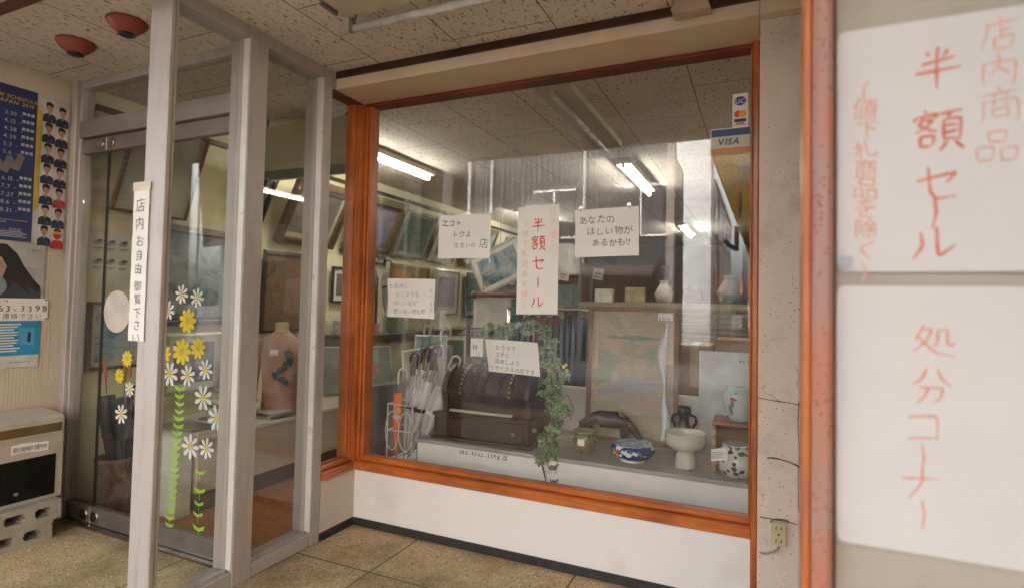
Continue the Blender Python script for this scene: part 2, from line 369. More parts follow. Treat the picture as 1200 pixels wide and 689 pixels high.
def brush(g,s,x,y,size,z=.0006,w=.05,step=1.15,jit=.03,seed=1,zf=None,sx=1):
    "marker strokes, characters one under the other; x = left edge, y = top"
    r=random.Random(seed); kz=0
    for ch in s:
        a=R(r.uniform(-3,3))
        for st in STK[ch]:
            P=[Vector(((p[0]/100+r.uniform(-jit,jit))*size*sx, -(p[1]/100+r.uniform(-jit,jit))*size)) for p in st]
            D=[]
            for i in range(len(P)-1):
                p0=P[max(i-1,0)];p1=P[i];p2=P[i+1];p3=P[min(i+2,len(P)-1)]
                for k in range(8):
                    t=k/8; cm=.25
                    m1=(p2-p0)*cm; m2=(p3-p1)*cm
                    D.append((2*t**3-3*t*t+1)*p1+(t**3-2*t*t+t)*m1+(-2*t**3+3*t*t)*p2+(t**3-t*t)*m2)
            D.append(P[-1]); n=len(D)
            Lf=[];Rt=[]; kz+=1; zz=z+kz*1.2e-5
            for i,p in enumerate(D):
                d=(D[min(i+1,n-1)]-D[max(i-1,0)]); d=d.normalized() if d.length>1e-9 else Vector((1,0)); q=Vector((-d.y,d.x))
                ww=w*size*(.5+.5*math.sin(PI*min(1,(i+1.2)/n*1.1)))*(1+r.uniform(-.12,.12))*.5
                for lst,sg in((Lf,1),(Rt,-1)):
                    c=p+q*ww*sg; X,Y=x+c.x*math.cos(a)-c.y*math.sin(a),y+c.x*math.sin(a)+c.y*math.cos(a)
                    lst.append(g.bm.verts.new((X,Y,zz+(zf(X,Y) if zf else 0))))
            for i in range(n-1):
                f=g.bm.faces.new((Rt[i],Rt[i+1],Lf[i+1],Lf[i])); f.material_index=g.k
        y-=size*step
    return g
FACE_B=(R(90),0,0)        # board facing the street (-Y): local x -> +X, y -> up
FACE_L=(R(90),0,R(90))    # board on the left wall facing +X: local x -> +Y, y -> up
# ================================================================== materials in use
ALU=stained('aged_aluminium',(.47,.43,.40),(.35,.32,.29),scale=5,rough=.42,bump=.06,streak=(3,3,.4)); 
ALU.node_tree.nodes['Principled BSDF'].inputs['Metallic'].default_value=.12
ALU2=mat('door_aluminium',(.40,.36,.33),.38,.6,(.32,.29,.27),5)
ORW=wood('orange_wood',(.42,.095,.014),(.66,.195,.042),.36,axis=2,bump=.25,coat=.35)
ORWX=wood('orange_wood_rail',(.42,.095,.014),(.66,.195,.042),.36,axis=0,bump=.25,coat=.35)
ORWY=wood('orange_wood_side_rail',(.42,.095,.014),(.66,.195,.042),.36,axis=1,bump=.25,coat=.35)
DKW=wood('dark_strip_wood',(.035,.014,.009),(.075,.028,.016),.4,axis=0)
WHW=stained('white_low_wall',(.83,.80,.76),(.70,.65,.59),scale=3.2,lo=.56,hi=.85,rough=.6,specks=(.38,.32,.27),speck_th=.045,bump=.1)
BASEB=mat('black_baseboard',(.022,.024,.026),.45,0,(.04,.038,.036),20,bump=.2)
TAN=stained('tan_soffit_board',(.80,.65,.48),(.70,.55,.40),scale=3,lo=.5,hi=.75,rough=.6,specks=(.2,.13,.08),speck_scale=14,speck_th=.02,bump=.1)
PILLAR=stained('dirty_white_pillar',(.70,.60,.50),(.52,.42,.33),scale=5,lo=.5,hi=.75,rough=.7,specks=(.10,.08,.06),speck_scale=55,speck_th=.11,bump=.5)
POSTW=stained('cream_ribbed_wallpaper',(.64,.57,.46),(.52,.45,.35),scale=3,lo=.5,hi=.8,rough=.85,bump=.4,bsc=70)
NEARW=stained('beige_shop_front',(.50,.44,.36),(.38,.33,.26),scale=6,lo=.5,hi=.75,rough=.75,bump=.2)
REDPOST=stained('worn_red_post',(.52,.20,.13),(.42,.26,.22),scale=14,lo=.45,hi=.6,rough=.55,specks=(.30,.08,.05),speck_scale=90,speck_th=.2,bump=.4,streak=(1,1,.25))
REDPOST2=stained('orange_post_edge',(.56,.17,.05),(.44,.12,.06),scale=12,lo=.5,hi=.65,rough=.45,bump=.3,streak=(1,1,.2))
CEIL=ceiling_mat(); PEB=pebble_mat()
INW=stained('interior_wall_olive_cream',(.62,.57,.38),(.50,.45,.28),scale=2.5,rough=.85,bump=.2)
INW2=stained('brown_panelling',(.17,.13,.09),(.12,.09,.06),scale=2,rough=.6,bump=.1)
CARPET=palette('brown_red_vinyl',[(.12,.035,.010),(.34,.12,.035),(.20,.06,.018),(.40,.16,.05)],14,1.6,.45,(1,1,1))
COUNTER=mat('beige_counter',(.55,.47,.38),.5,0,(.50,.43,.34),5)
DARKTOE=mat('dark_toe_board',(.07,.045,.04),.5)
WHITE=mat('white_paint',(.75,.74,.70),.5,0,(.68,.67,.63),6)
LEDGE=mat('grey_ledge_top',(.44,.42,.40),.4,0,(.37,.35,.33),6)
LEDGEF=stained('ledge_white_front',(.84,.84,.80),(.74,.74,.70),scale=3,rough=.5,bump=.05)
PAPER=mat('note_paper',(.87,.85,.80),.8,0,(.83,.81,.76),6,bump=.1,bsc=25)
PAPERN=mat('big_sheet_paper',(.73,.71,.695),.8,0,(.76,.73,.70),4,bump=.15,bsc=14)
INK=mat('black_ink',(.03,.03,.04),.6); INKG=mat('green_ink',(.05,.13,.11),.6); RED=mat('red_marker',(.72,.11,.05),.6,0,(.62,.07,.03),40); REDF=mat('faded_red_marker',(.86,.50,.38),.7,0,(.82,.42,.30),30)
INKBL=mat('grey_blue_ink',(.17,.18,.20),.7)
GLASS=glass_mat('window_glass',1.5,(.985,.99,.98),.008); GLASS2=glass_mat('door_glass',1.46,(.96,.97,.95),.015)
CREAM=mat('cream_enamel',(.62,.56,.42),.4,0,(.55,.49,.36),4); OFFTUBE=mat('unlit_tube',(.72,.68,.66),.25)
LIT=mat('lit_tube',(1,1,1),.5,emit=(1,.97,.88),est=4.5)
STEEL=mat('polished_steel',(.62,.60,.57),.22,1.0); BLACKP=mat('black_plastic',(.02,.02,.02),.35)
GREYM=mat('grey_metal',(.30,.29,.28),.4,.7)

# ================================================================== ground, floors, ceiling
g=G(); g.box(-90,-130,-.14,90,60,-.12); structure(g,'street',stained('asphalt',(.055,.055,.055),(.075,.072,.07),scale=1.5,rough=.9,bump=.5))
g=G(); g.box(-9,-1.0,-.13,4,1.9,0,.0); g.box(-2.166,1.9,-.13,4,2.63,0); structure(g,'porch_floor',PEB)
g=G(); g.box(-9,-1.13,-.13,4,-1.0,.0,.01); structure(g,'pavement_kerb',mat('kerb_concrete',(.34,.33,.31),.85,bump=.3))
g=G(); g.box(-3.76,1.9,-.10,-2.166,12,-.003); g.box(-2.166,2.63,-.10,2,12,-.003); structure(g,'shop_floor',CARPET)
g=G(); g.box(-3.76,1.25,2.567,2,12.0,2.60); structure(g,'ceiling',CEIL)

# ================================================================== the shop's own walls
def wall(name,boxes,m,label):
    g=G()
    for b in boxes: g.box(*b)
    b=boxes[0]; return single(g,name,m,label,'wall',((b[0]+b[3])/2,(b[1]+b[4])/2,b[2]))
g=G()
n=0; y=1.22
while y<1.93:                                                     # fine vertical ribs of the wallpaper, real relief
    g.box(-3.85,y,-.0,-3.75,min(y+.012,1.93),2.566); g.box(-3.85,min(y+.012,1.93),0,-3.7525,min(y+.017,1.93),2.566) if y+.012<1.93 else None; y+=.017
single(g,'porch_side_wall',POSTW,'cream ribbed porch wall carrying the posters above the letter box','wall',(-3.8,1.57,0))
wall('shop_side_wall',[(-3.87,1.935,0,-3.76,12.0,2.566)],INW,'olive cream inner wall behind the tilted paintings')
wall('shop_back_wall',[(-3.76,11.9,0,2,12.0,2.566)],INW2,'plain rear wall at the far end of the shop')
wall('shop_right_wall',[(1.9,1.2,0,2,11.9,2.566)],INW2,'inner right wall of the shop behind the pillar')
wall('recess_side_wall',[(.145,1.18,0,.20,2.45,2.566)],PILLAR,'narrow dirty wall between the white pillar and red post')
t=thing('upper_storey','painted upper storey of the shop above the porch','building',(-2,1.25,2.6))
g=G(); g.box(-9,1.18,2.62,4,12.1,7.5); g.obj('storey_wall',stained('upper_render',(.45,.41,.36),(.34,.31,.27),scale=.8,rough=.9),t,t)
g=G(); g.box(-9,1.10,2.70,4,1.175,3.5,.01); g.obj('sign_band',mat('sign_band_paint',(.30,.22,.16),.6),t,t)
g=G(); g.prism([(1.16,3.75),(-2.3,3.62),(-2.3,3.52),(1.16,3.60)],0,-12,8); single(g,'added_sky_blocker',mat('sky_blocker_sheet',(.30,.27,.24),.7),'added unseen awning blocking high sky light over the pavement above the camera','awning',(-2,0,3.6))  # added out of view to keep high sky light off the near wall
wall('added_light_blocker_wall',[(1.15,-2.2,0,1.3,1.09,3.5)],NEARW,'added unseen beige wall blocking side light right of the lettered sheets')  # unseen wall, added to dim the large sheets from the right
wall('neighbour_front',[(-9,1.25,0,-3.87,1.45,2.60)],NEARW,'beige neighbouring shop front left of the porch')
g=G(); g.box(-3.75,1.18,2.50,.06,1.25,2.60,.006); single(g,'canopy_beam',wood('canopy_red_wood',(.10,.03,.015),(.20,.06,.03),.5,axis=0),'reddish brown beam along the porch ceiling front edge','beam',(-1.8,1.2,2.5))

# low white walls with black base strip
t=thing('window_low_wall','long white low wall with black base strip under the display window','wall',(-1.1,2.66,0))
g=G(); g.box(-2.163,2.622,.045,-.03,2.70,.3217); g.obj('panel',WHW,t,t)
g=G(); g.box(-2.150,2.616,0,-.03,2.69,.045,.002); g.obj('base_strip',BASEB,t,t)
t=thing('side_low_wall','short white low wall with black base strip beside the aluminium post','wall',(-2.16,2.5,0))
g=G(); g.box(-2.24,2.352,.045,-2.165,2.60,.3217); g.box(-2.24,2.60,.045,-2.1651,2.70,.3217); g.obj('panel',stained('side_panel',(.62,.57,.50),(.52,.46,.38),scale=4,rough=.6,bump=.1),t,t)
g=G(); g.box(-2.235,2.352,0,-2.158,2.618,.045,.002); g.obj('base_strip',BASEB,t,t)

# ================================================================== orange framed display window
t=thing('display_window','large orange wood framed display window over the white low wall','window',(-1.1,2.66,.32))
g=G(); g.box(-2.150,2.598,.3225,-.03,2.70,.372,.006); g.box(-2.140,2.628,.372,-.03,2.69,.402,.006); g.obj('sill_rail',ORWX,t,t)
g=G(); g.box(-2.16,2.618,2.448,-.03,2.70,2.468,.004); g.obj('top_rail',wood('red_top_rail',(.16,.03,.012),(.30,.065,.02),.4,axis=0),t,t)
g=G()
for x0,x1,y0 in[(-2.163,-2.146,2.600),(-2.143,-2.126,2.606),(-2.123,-2.106,2.618)]: g.box(x0,y0,.39,x1,2.69,2.4475,.004)
g.box(-2.160,2.625,.36,-2.108,2.685,2.4475); g.box(-2.1605,2.586,.3725,-2.1475,2.624,2.4475,.003); g.obj('corner_stile',ORW,t,t)
g=G(); g.box(-.046,2.625,.372,-.037,2.69,2.448,.003); g.box(-.036,2.600,.0,-.010,2.69,2.468,.005); g.obj('end_stile',ORW,t,t)
g=G(); g.box(-2.12,2.662,.395,-.040,2.668,2.452); g.obj('glass_pane',GLASS,t,t)
t=thing('side_window','narrow orange framed side window between aluminium post and corner','window',(-2.165,2.5,.32))
g=G(); g.box(-2.24,2.352,.3225,-2.145,2.597,.372,.006); g.box(-2.23,2.352,.372,-2.165,2.597,.402,.006); g.obj('sill_rail',ORWY,t,t)
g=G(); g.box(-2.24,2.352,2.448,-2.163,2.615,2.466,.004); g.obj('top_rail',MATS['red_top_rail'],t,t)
g=G()
for y0,y1,x1 in[(2.576,2.586,-2.150),(2.564,2.574,-2.160),(2.552,2.562,-2.172)]: g.box(-2.24,y0,.39,x1,y1,2.4475,.003)
g.box(-2.235,2.5535,.36,-2.176,2.598,2.4475); g.box(-2.235,2.598,.0,-2.1655,2.70,2.468) if 0 else None; g.obj('corner_stile',ORW,t,t)
g=G(); g.box(-2.206,2.354,.395,-2.2,2.556,2.45); g.obj('glass_pane',GLASS,t,t)

# header above the window
t=thing('window_header','tan boxed header with dark brown strip above the display window','beam',(-1,2.5,2.47))
g=G(); g.box(-2.163,2.376,2.4695,-.012,2.70,2.528); g.box(-2.164,2.376,2.4695,-.9,2.70,2.5275) if 0 else None; g.obj('boxing',TAN,t,t)
g=G(); g.box(-2.163,2.365,2.529,.14,2.70,2.5665,.002); g.obj('dark_strip',DKW,t,t)
g=G(); g.box(-.010,2.376,2.4695,.143,2.45,2.528); g.obj('boxing_end',TAN,t,t)
g=G(); g.prism([(-.335,2.50),(-.19,2.50),(-.2,2.528),(-.32,2.563),(-.345,2.52)],1,2.30,2.358) ; single(g,'cardboard_flap',mat('tan_card',(.60,.46,.33),.8),'folded tan card tucked in front of the header above the window','card',(-.25,2.33,2.5))

# ================================================================== white pillar with cracks and an outlet
t=thing('white_pillar','chipped dirty white pillar right of the display window','pillar',(.065,2.45,0))
g=G(); g.box(-.009,2.42,.02,.144,2.62,2.469,.003); g.obj('pillar_body',PILLAR,t,t)
g=G()
def crack(p,w=.0022):
    pts=[U(a,b,1,2.4185) for a,b in p]; g.tube(pts,[w*rnd.uniform(.5,1.3) for _ in pts],5)
crack([(889,466),(900,468),(912,470),(925,472),(937,474)]); crack([(899,460),(907,465),(914,470)],.001); crack([(899,536),(906,536),(915,538),(925,541),(934,545),(937,547)],.0038); crack([(933,430),(937,440),(934,452)],.001); crack([(890,605),(900,607),(912,609),(930,613),(936,615)],.0016)
crack([(936,470),(935,500),(937,530),(935,560),(936,600)],.0014); crack([(893,455),(899,448)],.0008)
g.obj('crack',mat('crack_dark',(.05,.04,.03),.9),t,t)
t=thing('wall_outlet','cream double wall outlet with grey cable on the white pillar','outlet',(.07,2.40,.44))
a=U(904,611,1,2.405); b=U(921,640,1,2.405)
g=G(); g.box(a.x,2.398,b.z,b.x,2.419,a.z,.003); g.obj('outlet_plate',mat('outlet_cream',(.62,.52,.30),.4),t,t)
g=G(); cx=(a.x+b.x)/2; cz=(a.z+b.z)/2
for dz in(.024,-.024):
    for dx in(-.009,.009): g.box(cx+dx-.0018,2.3965,cz+dz-.006,cx+dx+.0018,2.3978,cz+dz+.006)
g.cyl((cx,2.3965,cz),(cx,2.3978,cz),.004); g.obj('slot',BLACKP,t,t)
g=G(); g.tube([U(x,y,1,2.405) for x,y in[(913,640),(911,643),(905,646),(898,648),(890,647)]],.004,8); g.obj('cable',GREYM,t,t)
g=G(); g.tube([U(x,y,1,2.41) for x,y in[(903,612),(904,608),(913,608),(922,609),(925,612)]],.0022,6); g.obj('cable',BLACKP,t,t)

# ================================================================== aluminium glass screen standing out from the shop
t=thing('glass_screen','tall aluminium framed glass screen standing between porch and entrance','screen',(-2.22,1.9,0))
def post(y0,y1,x0=-2.293,x1=-2.165,z0=0,z1=2.566):
    g=G(); g.box(x0,y0,z0,x1,y1,z1,.003)
    return g
g=post(1.43,1.450); g.box(-2.27,1.4505,0,-2.175,1.4535,2.56); g.box(-2.285,1.454,0,-2.172,1.470,2.566,.003); g.obj('post',ALU,t,t)
g=post(1.81,1.912); g.box(-2.25,1.798,.07,-2.20,1.8095,2.50,.001); g.obj('post',ALU,t,t)
g=post(2.285,2.349); g.box(-2.25,2.270,.07,-2.20,2.2845,2.50,.001); g.box(-2.175,2.3005,.0,-2.1635,2.303,2.56); g.obj('post',ALU,t,t)
GLINT=mat('painted_street_glint',(.80,.78,.75),.3,.1,(.72,.70,.67),6)  # pale colour paints the street's reflection on the post edges
for yb_ in(1.8095,2.2845): g=G(); g.box(-2.2215,yb_-.009,.079,-2.1655,yb_-.0003,2.504,.001); g.obj('glint_strip',GLINT,t,t)
g=G(); g.box(-2.285,1.4705,0,-2.168,1.8095,.066,.003); g.box(-2.26,1.4705,.066,-2.19,1.797,.078,.002); g.obj('bottom_rail',ALU,t,t)
g=G(); g.box(-2.285,1.9125,0,-2.168,2.2845,.066,.003); g.box(-2.26,1.9125,.066,-2.19,2.269,.078,.002); g.obj('bottom_rail',ALU,t,t)
g=G(); g.box(-2.285,1.4705,2.505,-2.17,1.8095,2.566,.003); g.obj('top_rail',ALU,t,t)
g=G(); g.box(-2.285,1.9125,2.505,-2.17,2.2845,2.566,.003); g.obj('top_rail',ALU,t,t)
g=G(); g.box(-2.228,1.471,.078,-2.222,1.797,2.504); g.obj('glass_pane',GLASS2,t,t)
g=G(); g.box(-2.228,1.913,.078,-2.222,2.269,2.504); g.obj('glass_pane',GLASS2,t,t)

# ================================================================== entrance with glass doors
YD=1.95
t=thing('glass_entrance','aluminium framed glass entrance behind the daisy stickers','entrance',(-3,YD,0))
g=G(); g.box(-3.748,YD-.05,0,-3.700,YD+.05,2.566,.003); g.box(-3.70,YD-.03,.10,-3.682,YD+.03,2.566,.002); g.obj('jamb',ALU,t,t)
g=G(); g.box(-2.345,YD-.034,0,-2.294,YD+.034,2.566,.003); g.obj('jamb',ALU,t,t)
g=G(); g.box(-3.681,YD-.04,2.222,-2.346,YD+.04,2.322,.003); g.obj('transom',ALU2,t,t)
g=G(); g.box(-3.681,YD-.03,2.52,-2.346,YD+.03,2.566,.003); g.obj('head_rail',ALU,t,t)
g=G(); g.box(-3.681,YD-.003,2.322,-2.346,YD+.003,2.52); g.obj('glass_pane',GLASS2,t,t)
g=G(); g.box(-3.681,YD-.045,0,-2.346,YD+.045,.012,.003); g.obj('threshold',STEEL,t,t)
for x0,x1,nm in((-3.68,-3.452,'fixed_leaf'),(-3.444,-2.348,'door_leaf')):
    g=G(); g.box(x0,YD-.004,.11,x1,YD+.004,2.13); lf=g.obj(nm,GLASS2,t,t)
    g=G(); g.box(x0,YD-.018,2.131,x1,YD+.018,2.216,.003); o=g.obj('top_rail',mat('brown_grey_rail',(.30,.24,.21),.4,.6),lf,t)
    g=G(); g.box(x0,YD-.02,.014,x1,YD+.02,.109,.003); g.obj('bottom_rail',mat('steel_kick_rail',(.30,.28,.26),.45,.8),lf,t)
    xs=x1-.045 if nm=='fixed_leaf' else x0+.045
    g=G()
    for z in(.062,2.175): g.cyl((xs,YD-.03,z),(xs,YD-.018,z),.030,n=20)
    g.obj('round_hinge_cap',STEEL,lf,t)
    g=G(); g.box((x1 if nm=='fixed_leaf' else x0)-.003,YD-.0045,.11,(x1 if nm=='fixed_leaf' else x0)+.003,YD+.0045,2.13); g.obj('rubber_edge',BLACKP,lf,t)
# mat well in front of the door (visible low in the first bay)
if 0: single(g,'door_mat',mat('dark_mat',(.05,.035,.025),.95,bump=.8),'dark doormat lying in front of the glass entrance','mat',(-2.9,1.73,0))

# oval sticker and daisies on the door glass
def stick(name,label,cat,px,py,group=None):
    p=U(px,py,1,YD-.0046); return thing(name,label,cat,p,FACE_B,group)
t=stick('oval_sticker','blank cream oval sticker on the door glass beside the taped post','sticker',137,365)
g=G(); g.prism([(math.cos(a*PI/18)*.118,math.sin(a*PI/18)*.118) for a in range(36)],2,.0,.001); g.obj('oval_disc',mat('oval_cream',(.72,.66,.58),.7),t,local=True)
WP=mat('petal_white',(.82,.82,.78),.5); YP=mat('petal_yellow',(.80,.62,.04),.5); YC=mat('daisy_eye',(.78,.60,.05),.5); YC2=mat('daisy_eye_dark',(.62,.42,.03),.5)
def daisy(px,py,rpx,yellow,label):
    t=stick('daisy_sticker',label,'flower sticker',px,py,'daisy stickers on the door glass'); r=rpx/650*3.05*1.0
    g=G(); n=9 if yellow else 8; a0=rnd.uniform(0,1)
    for k in range(n):
        a=a0+2*PI*k/n; w=r*(.26 if yellow else .21); 
        pts=[]
        for i in range(12):
            u=2*PI*i/12; lx=r*.58+math.cos(u)*r*.42; ly=math.sin(u)*w*(.75+.35*math.cos(u)); pts.append((lx*math.cos(a)-ly*math.sin(a),lx*math.sin(a)+ly*math.cos(a)))
        g.poly(pts,.0003+k*.00002)
    g.obj('petals',YP if yellow else WP,t,local=True)
    g=G(); g.disc(0,0,r*.27,.0008); g.obj('flower_centre',YC2 if yellow else YC,t,local=True)
for a in[(213,345,11,0,'small white daisy at the upper left of the daisy cluster beside the leftmost frame edge'),(231,349,11,0,'small white daisy right beside the other one above the largest yellow daisy'),
 (190,325,13,0,'topmost white daisy half hidden behind the aluminium post'),(197,364,11.5,0,'white daisy low left of the topmost pair, left of the largest yellow daisy'),
 (220,376,14,1,'uppermost of the large yellow daisies on the door glass'),(213,412,15,1,'big yellow daisy just above the three-flower white row'),
 (232,408,12,1,'yellow daisy right of the big yellow pair in the bouquet'),(192,414,12,1,'yellow daisy half hidden by the aluminium post edge'),
 (199,438,14,0,'larger white daisy directly under the yellow row, at its left end'),(220,440,12,0,'small white daisy under the big yellow one, touching the stem top'),
 (241,433,11.5,0,'white daisy at the right end of the row under the yellow ones'),(238,466,14,0,'white daisy right of the tall stem above the book stack'),
 (254,490,14.5,0,'large white daisy farthest right over the book stack'),(223,523,14,0,'large white daisy lowest left above the short stem'),
 (242,525,11.5,0,'small white daisy lowest right above the short stem'),(140,440,9,1,'yellow daisy left of the post, above the dark umbrellas'),
 (149,420,10,1,'yellow daisy peeking out left of the taped post'),(142,485,12,0,'white daisy left of the post over the dark umbrellas'),(152,456,9,0,'small white daisy cut by the left edge of the taped post'),(187,466,9,0,'white daisy sliver just right of the post groove')]: daisy(*a)
GRN=mat('stem_green',(.36,.62,.06),.5,0,(.30,.54,.05))
def stem(pts,label,n):
    p0=U(pts[0][0],pts[0][1],1,YD-.0046); t=thing('stem_sticker',label,'plant sticker',p0,FACE_B,'leafy stem stickers on the door glass'); g=G()
    P=[U(a,b,1,YD-.0046) for a,b in pts]; P=[Vector((p.x-p0.x,p.z-p0.z)) for p in P]
    for i in range(n):
        f=i/(n-1)*(len(P)-1); k=min(int(f),len(P)-2); c=P[k].lerp(P[k+1],f-k); c=c+Vector((rnd.uniform(-.004,.004),0)); s=.035*rnd.uniform(.85,1.15)
        for sg in(-1,1):
            q=[(0,-.012),(.4,.08),(.85,.22),(1.15,.80),(.85,.72),(.45,.55),(0,.42)]
            g.poly([(c.x+sg*x*s,c.y+y*s) for x,y in (q if sg>0 else q[::-1])],.0004+i*.00002+(sg>0)*.00001)
        g.rect(c.x-.002,c.y-s*.9,c.x+.002,c.y+s*.3,.0009)
    g.obj('leaf_chain',GRN,t,local=True)
stem([(211,458),(209,500),(204,540),(202,580),(198,617)],'long green leafy stem sticker running down the door glass',20)
stem([(234,556),(233,585),(232,600),(232,622)],'short green leafy stem sticker near the door bottom',5)

# paper tape with handwriting on the near post
t=thing('taped_notice','long strip of white tape lettered in Japanese down the near aluminium post','notice',U(163,310,1,1.4265),(R(90),0,0))
a=U(163,222,1,1.4265);b=U(163,400,1,1.4265); h=a.z-b.z
g=G(); g.sheet(.098,h,3,24,lambda u,v:(math.sin(v*23)*.0015*(u-.5)+(.5-v)*-.0,0,.0006+.0012*abs(math.sin(v*31+u*3)))); g.obj('tape_strip',PAPER,t,local=True)
g=G(); g.sheet(.112,.035,2,2,None); o=g.obj('tape_piece',mat('yellowed_tape',(.66,.58,.42),.4),t,local=True); o.location=(0,h/2+.01,.0022)
g=G(); write(g,'店内',.0,h/2-.035,.064,.003,-.008,1,True,.074,seed=1); write(g,'お自由',.0,h/2-.19,.050,.003,-.008,1,True,.056,seed=2); write(g,'御覧下さい',.003,h/2-.372,.050,.003,-.008,1,True,.052,seed=3); g.obj('lettering',INK,t,local=True)

# ================================================================== posters and letter box on the porch wall
def board(name,label,cat,ax,val,pa,pb,rot,group=None,off=.0):
    A=U(pa[0],pa[1],ax,val); B=U(pb[0],pb[1],ax,val); c=(A+B)/2
    w=abs(B.x-A.x) if ax==1 else abs(B.y-A.y); h=abs(A.z-B.z); return thing(name,label,cat,c,rot,group),w,h
XW=-3.745
A=U(85,122,0,XW); B=U(78,288,0,XW); zt,zb=A.z,B.z; y1=1.885; y0=1.30; w=y1-y0; h=zt-zb
t=thing('match_poster','large blue and white sports schedule poster with fourteen portraits','poster',(XW,(y0+y1)/2,(zt+zb)/2),FACE_L)
g=G(); g.sheet(w,h,6,8,lambda u,v:(0,0,.002+.002*math.sin(u*9+v*4))); g.obj('poster_sheet',mat('poster_white',(.60,.58,.56),.45),t,local=True)
xd=w/2-(y1-1.735); NAVY=mat('poster_navy',(.02,.035,.115),.4,0,(.03,.05,.16),4); YEL=mat('poster_yellow',(.62,.45,.03),.45); PALE=mat('poster_pale_print',(.55,.56,.60),.5)
g=G(); g.rect(-w/2,-h/2,xd-.008,h/2,.0055); g.obj('blue_panel',NAVY,t,local=True)
g=G(); g.poly([(xd-.008,h/2-.06),(xd+.012,h/2-.10),(xd+.012,-h/2+.20),(xd-.008,-h/2+.16)],.0057); g.rect(-w/2,-h/2+.11,xd-.03,-h/2+.113,.0059); g.obj('yellow_stripe',YEL,t,local=True)
g=G(); 
for i,s in enumerate(['3.30','4.13','4.28','4.29','5.3','5.6','6.15','7.7','7.27','8.6','8.31']):
    yy=h/2-.15-i*.043-(.10 if i>5 else 0); write(g,s+' -',xd-.155,yy,.030,.006,.004,0); 
    for k in range(3): g.rect(xd-.075+k*.02,yy+.004,xd-.060+k*.02,yy+.020,.006)
write(g,'KICKOFF 14:00',xd-.24,-h/2+.10,.016,.006,0,0); write(g,'スタジアム ・ 前売券',xd-.24,-h/2+.06,.018,.006,0,0)
for k in range(4): g.rect(-w/2+.02,-h/2+.02+k*.009,xd-.03-.02*(k%2),-h/2+.024+k*.009,.006)
g.obj('date_lettering',PALE,t,local=True)
g=G(); write(g,'TEAM SCHEDULE',xd-.235,h/2-.06,.026,.006,.01,0,slant=.15); write(g,'JAPAN 2019',xd-.185,h/2-.088,.028,.006,.012,0,slant=.15); g.obj('title_lettering',YEL,t,local=True)
g=G(); g.m(GREYM); 
for k,(a,b) in enumerate([(-.32,0),(-.25,.01),(-.18,0),(-.13,.02)]): g.poly([(xd+a,-.045+b),(xd+a+.05,-.06+b),(xd+a+.075,.025+b),(xd+a+.045,.04+b),(xd+a+.03,-.01+b),(xd+a+.01,.03+b)],.0062+k*.0001)
g.obj('emblem',GREYM,t,local=True)
SK=mat('print_skin',(.50,.31,.22),.5); HR=mat('print_hair',(.025,.02,.02),.5); JK=mat('print_jersey',(.03,.035,.07),.5); RJ=mat('print_red_jersey',(.50,.04,.04),.5); BK=mat('print_backdrop',(.66,.65,.64),.5)
cw=(w/2-xd-.02)/2; ch=h/7.15
for i in range(7):
    for j in range(2):
        cx=xd+.022+cw*(j+.45); cy=h/2-.055-ch*(i+.42)-(.004 if j else -.008); jm=RJ if (i,j) in((4,1),(6,1)) else JK; z=.006; s=.95
        q=lambda dx,dy:(cx+dx*1.12,cy-ch*.45+(dy+ch*.45)*1.28)
        g=G(); g.m(BK).rect(cx-cw*.47,cy-ch*.46,cx+cw*.47,cy+ch*.46,z)
        g.m(jm).poly([q(-.029,-ch*.45),q(.029,-ch*.45),q(.028,-.026),q(.022,-.019),q(.008,-.013),q(-.008,-.013),q(-.022,-.019),q(-.028,-.026)],z+.0002); g.m(mat('jersey_trim',(.30,.30,.34),.5)).poly([q(-.008,-.0135),q(0,-.024),q(.008,-.0135)],z+.00025); g.rect(cx+.010,cy-ch*.34,cx+.018,cy-ch*.30,z+.00026)
        g.m(SK).poly([q(-.0065,-.014),q(.0065,-.014),q(.0065,.006),q(-.0065,.006)],z+.0003); c=q(0,.020); g.m(HR).disc(c[0],c[1],.0185,z+.0004,16,.0225); c=q(0,.0105); g.m(mat('print_skin_%d'%((i*2+j)%3),((.50,.31,.22),(.56,.37,.27),(.44,.27,.19))[(i*2+j)%3],.5)).disc(c[0],c[1],.0150,z+.0005,16,.0205)
        vv=rnd.uniform(-.004,.004)
        g.m(HR).poly([q(-.0155,.016),q(-.012+vv,.0235),q(vv,.0225),q(.012,.0205),q(.0155,.014),q(.0165,.030),q(.006+vv,.0385),q(-.008+vv,.038),q(-.0165,.030)],z+.0006)
        if (i,j)==(6,1): g.m(RJ).disc(c[0],c[1],.021,z+.0007,16,.026); g.m(YEL).rect(cx-.02,c[1]+.004,cx+.02,c[1]+.015,z+.0008)
        else:
            g.m(HR).rect(cx-.010,c[1]+.0005,cx-.0045,c[1]+.0022,z+.0007); g.rect(cx+.0045,c[1]+.0005,cx+.010,c[1]+.0022,z+.0007); g.m(mat('print_lips',(.36,.16,.12),.5)).rect(cx-.004,c[1]-.0135,cx+.004,c[1]-.0118,z+.0007); g.rect(cx-.0015,c[1]-.007,cx+.0015,c[1]-.0058,z+.0007)
        g.m(JK).rect(cx-cw*.45,cy-ch*.40,cx-cw*.45+.018,cy-ch*.40+.005,z+.0008).rect(cx-cw*.45,cy-ch*.40+.008,cx-cw*.45+.012,cy-ch*.40+.012,z+.0008)
        g.obj('portrait',BK,t,local=True)
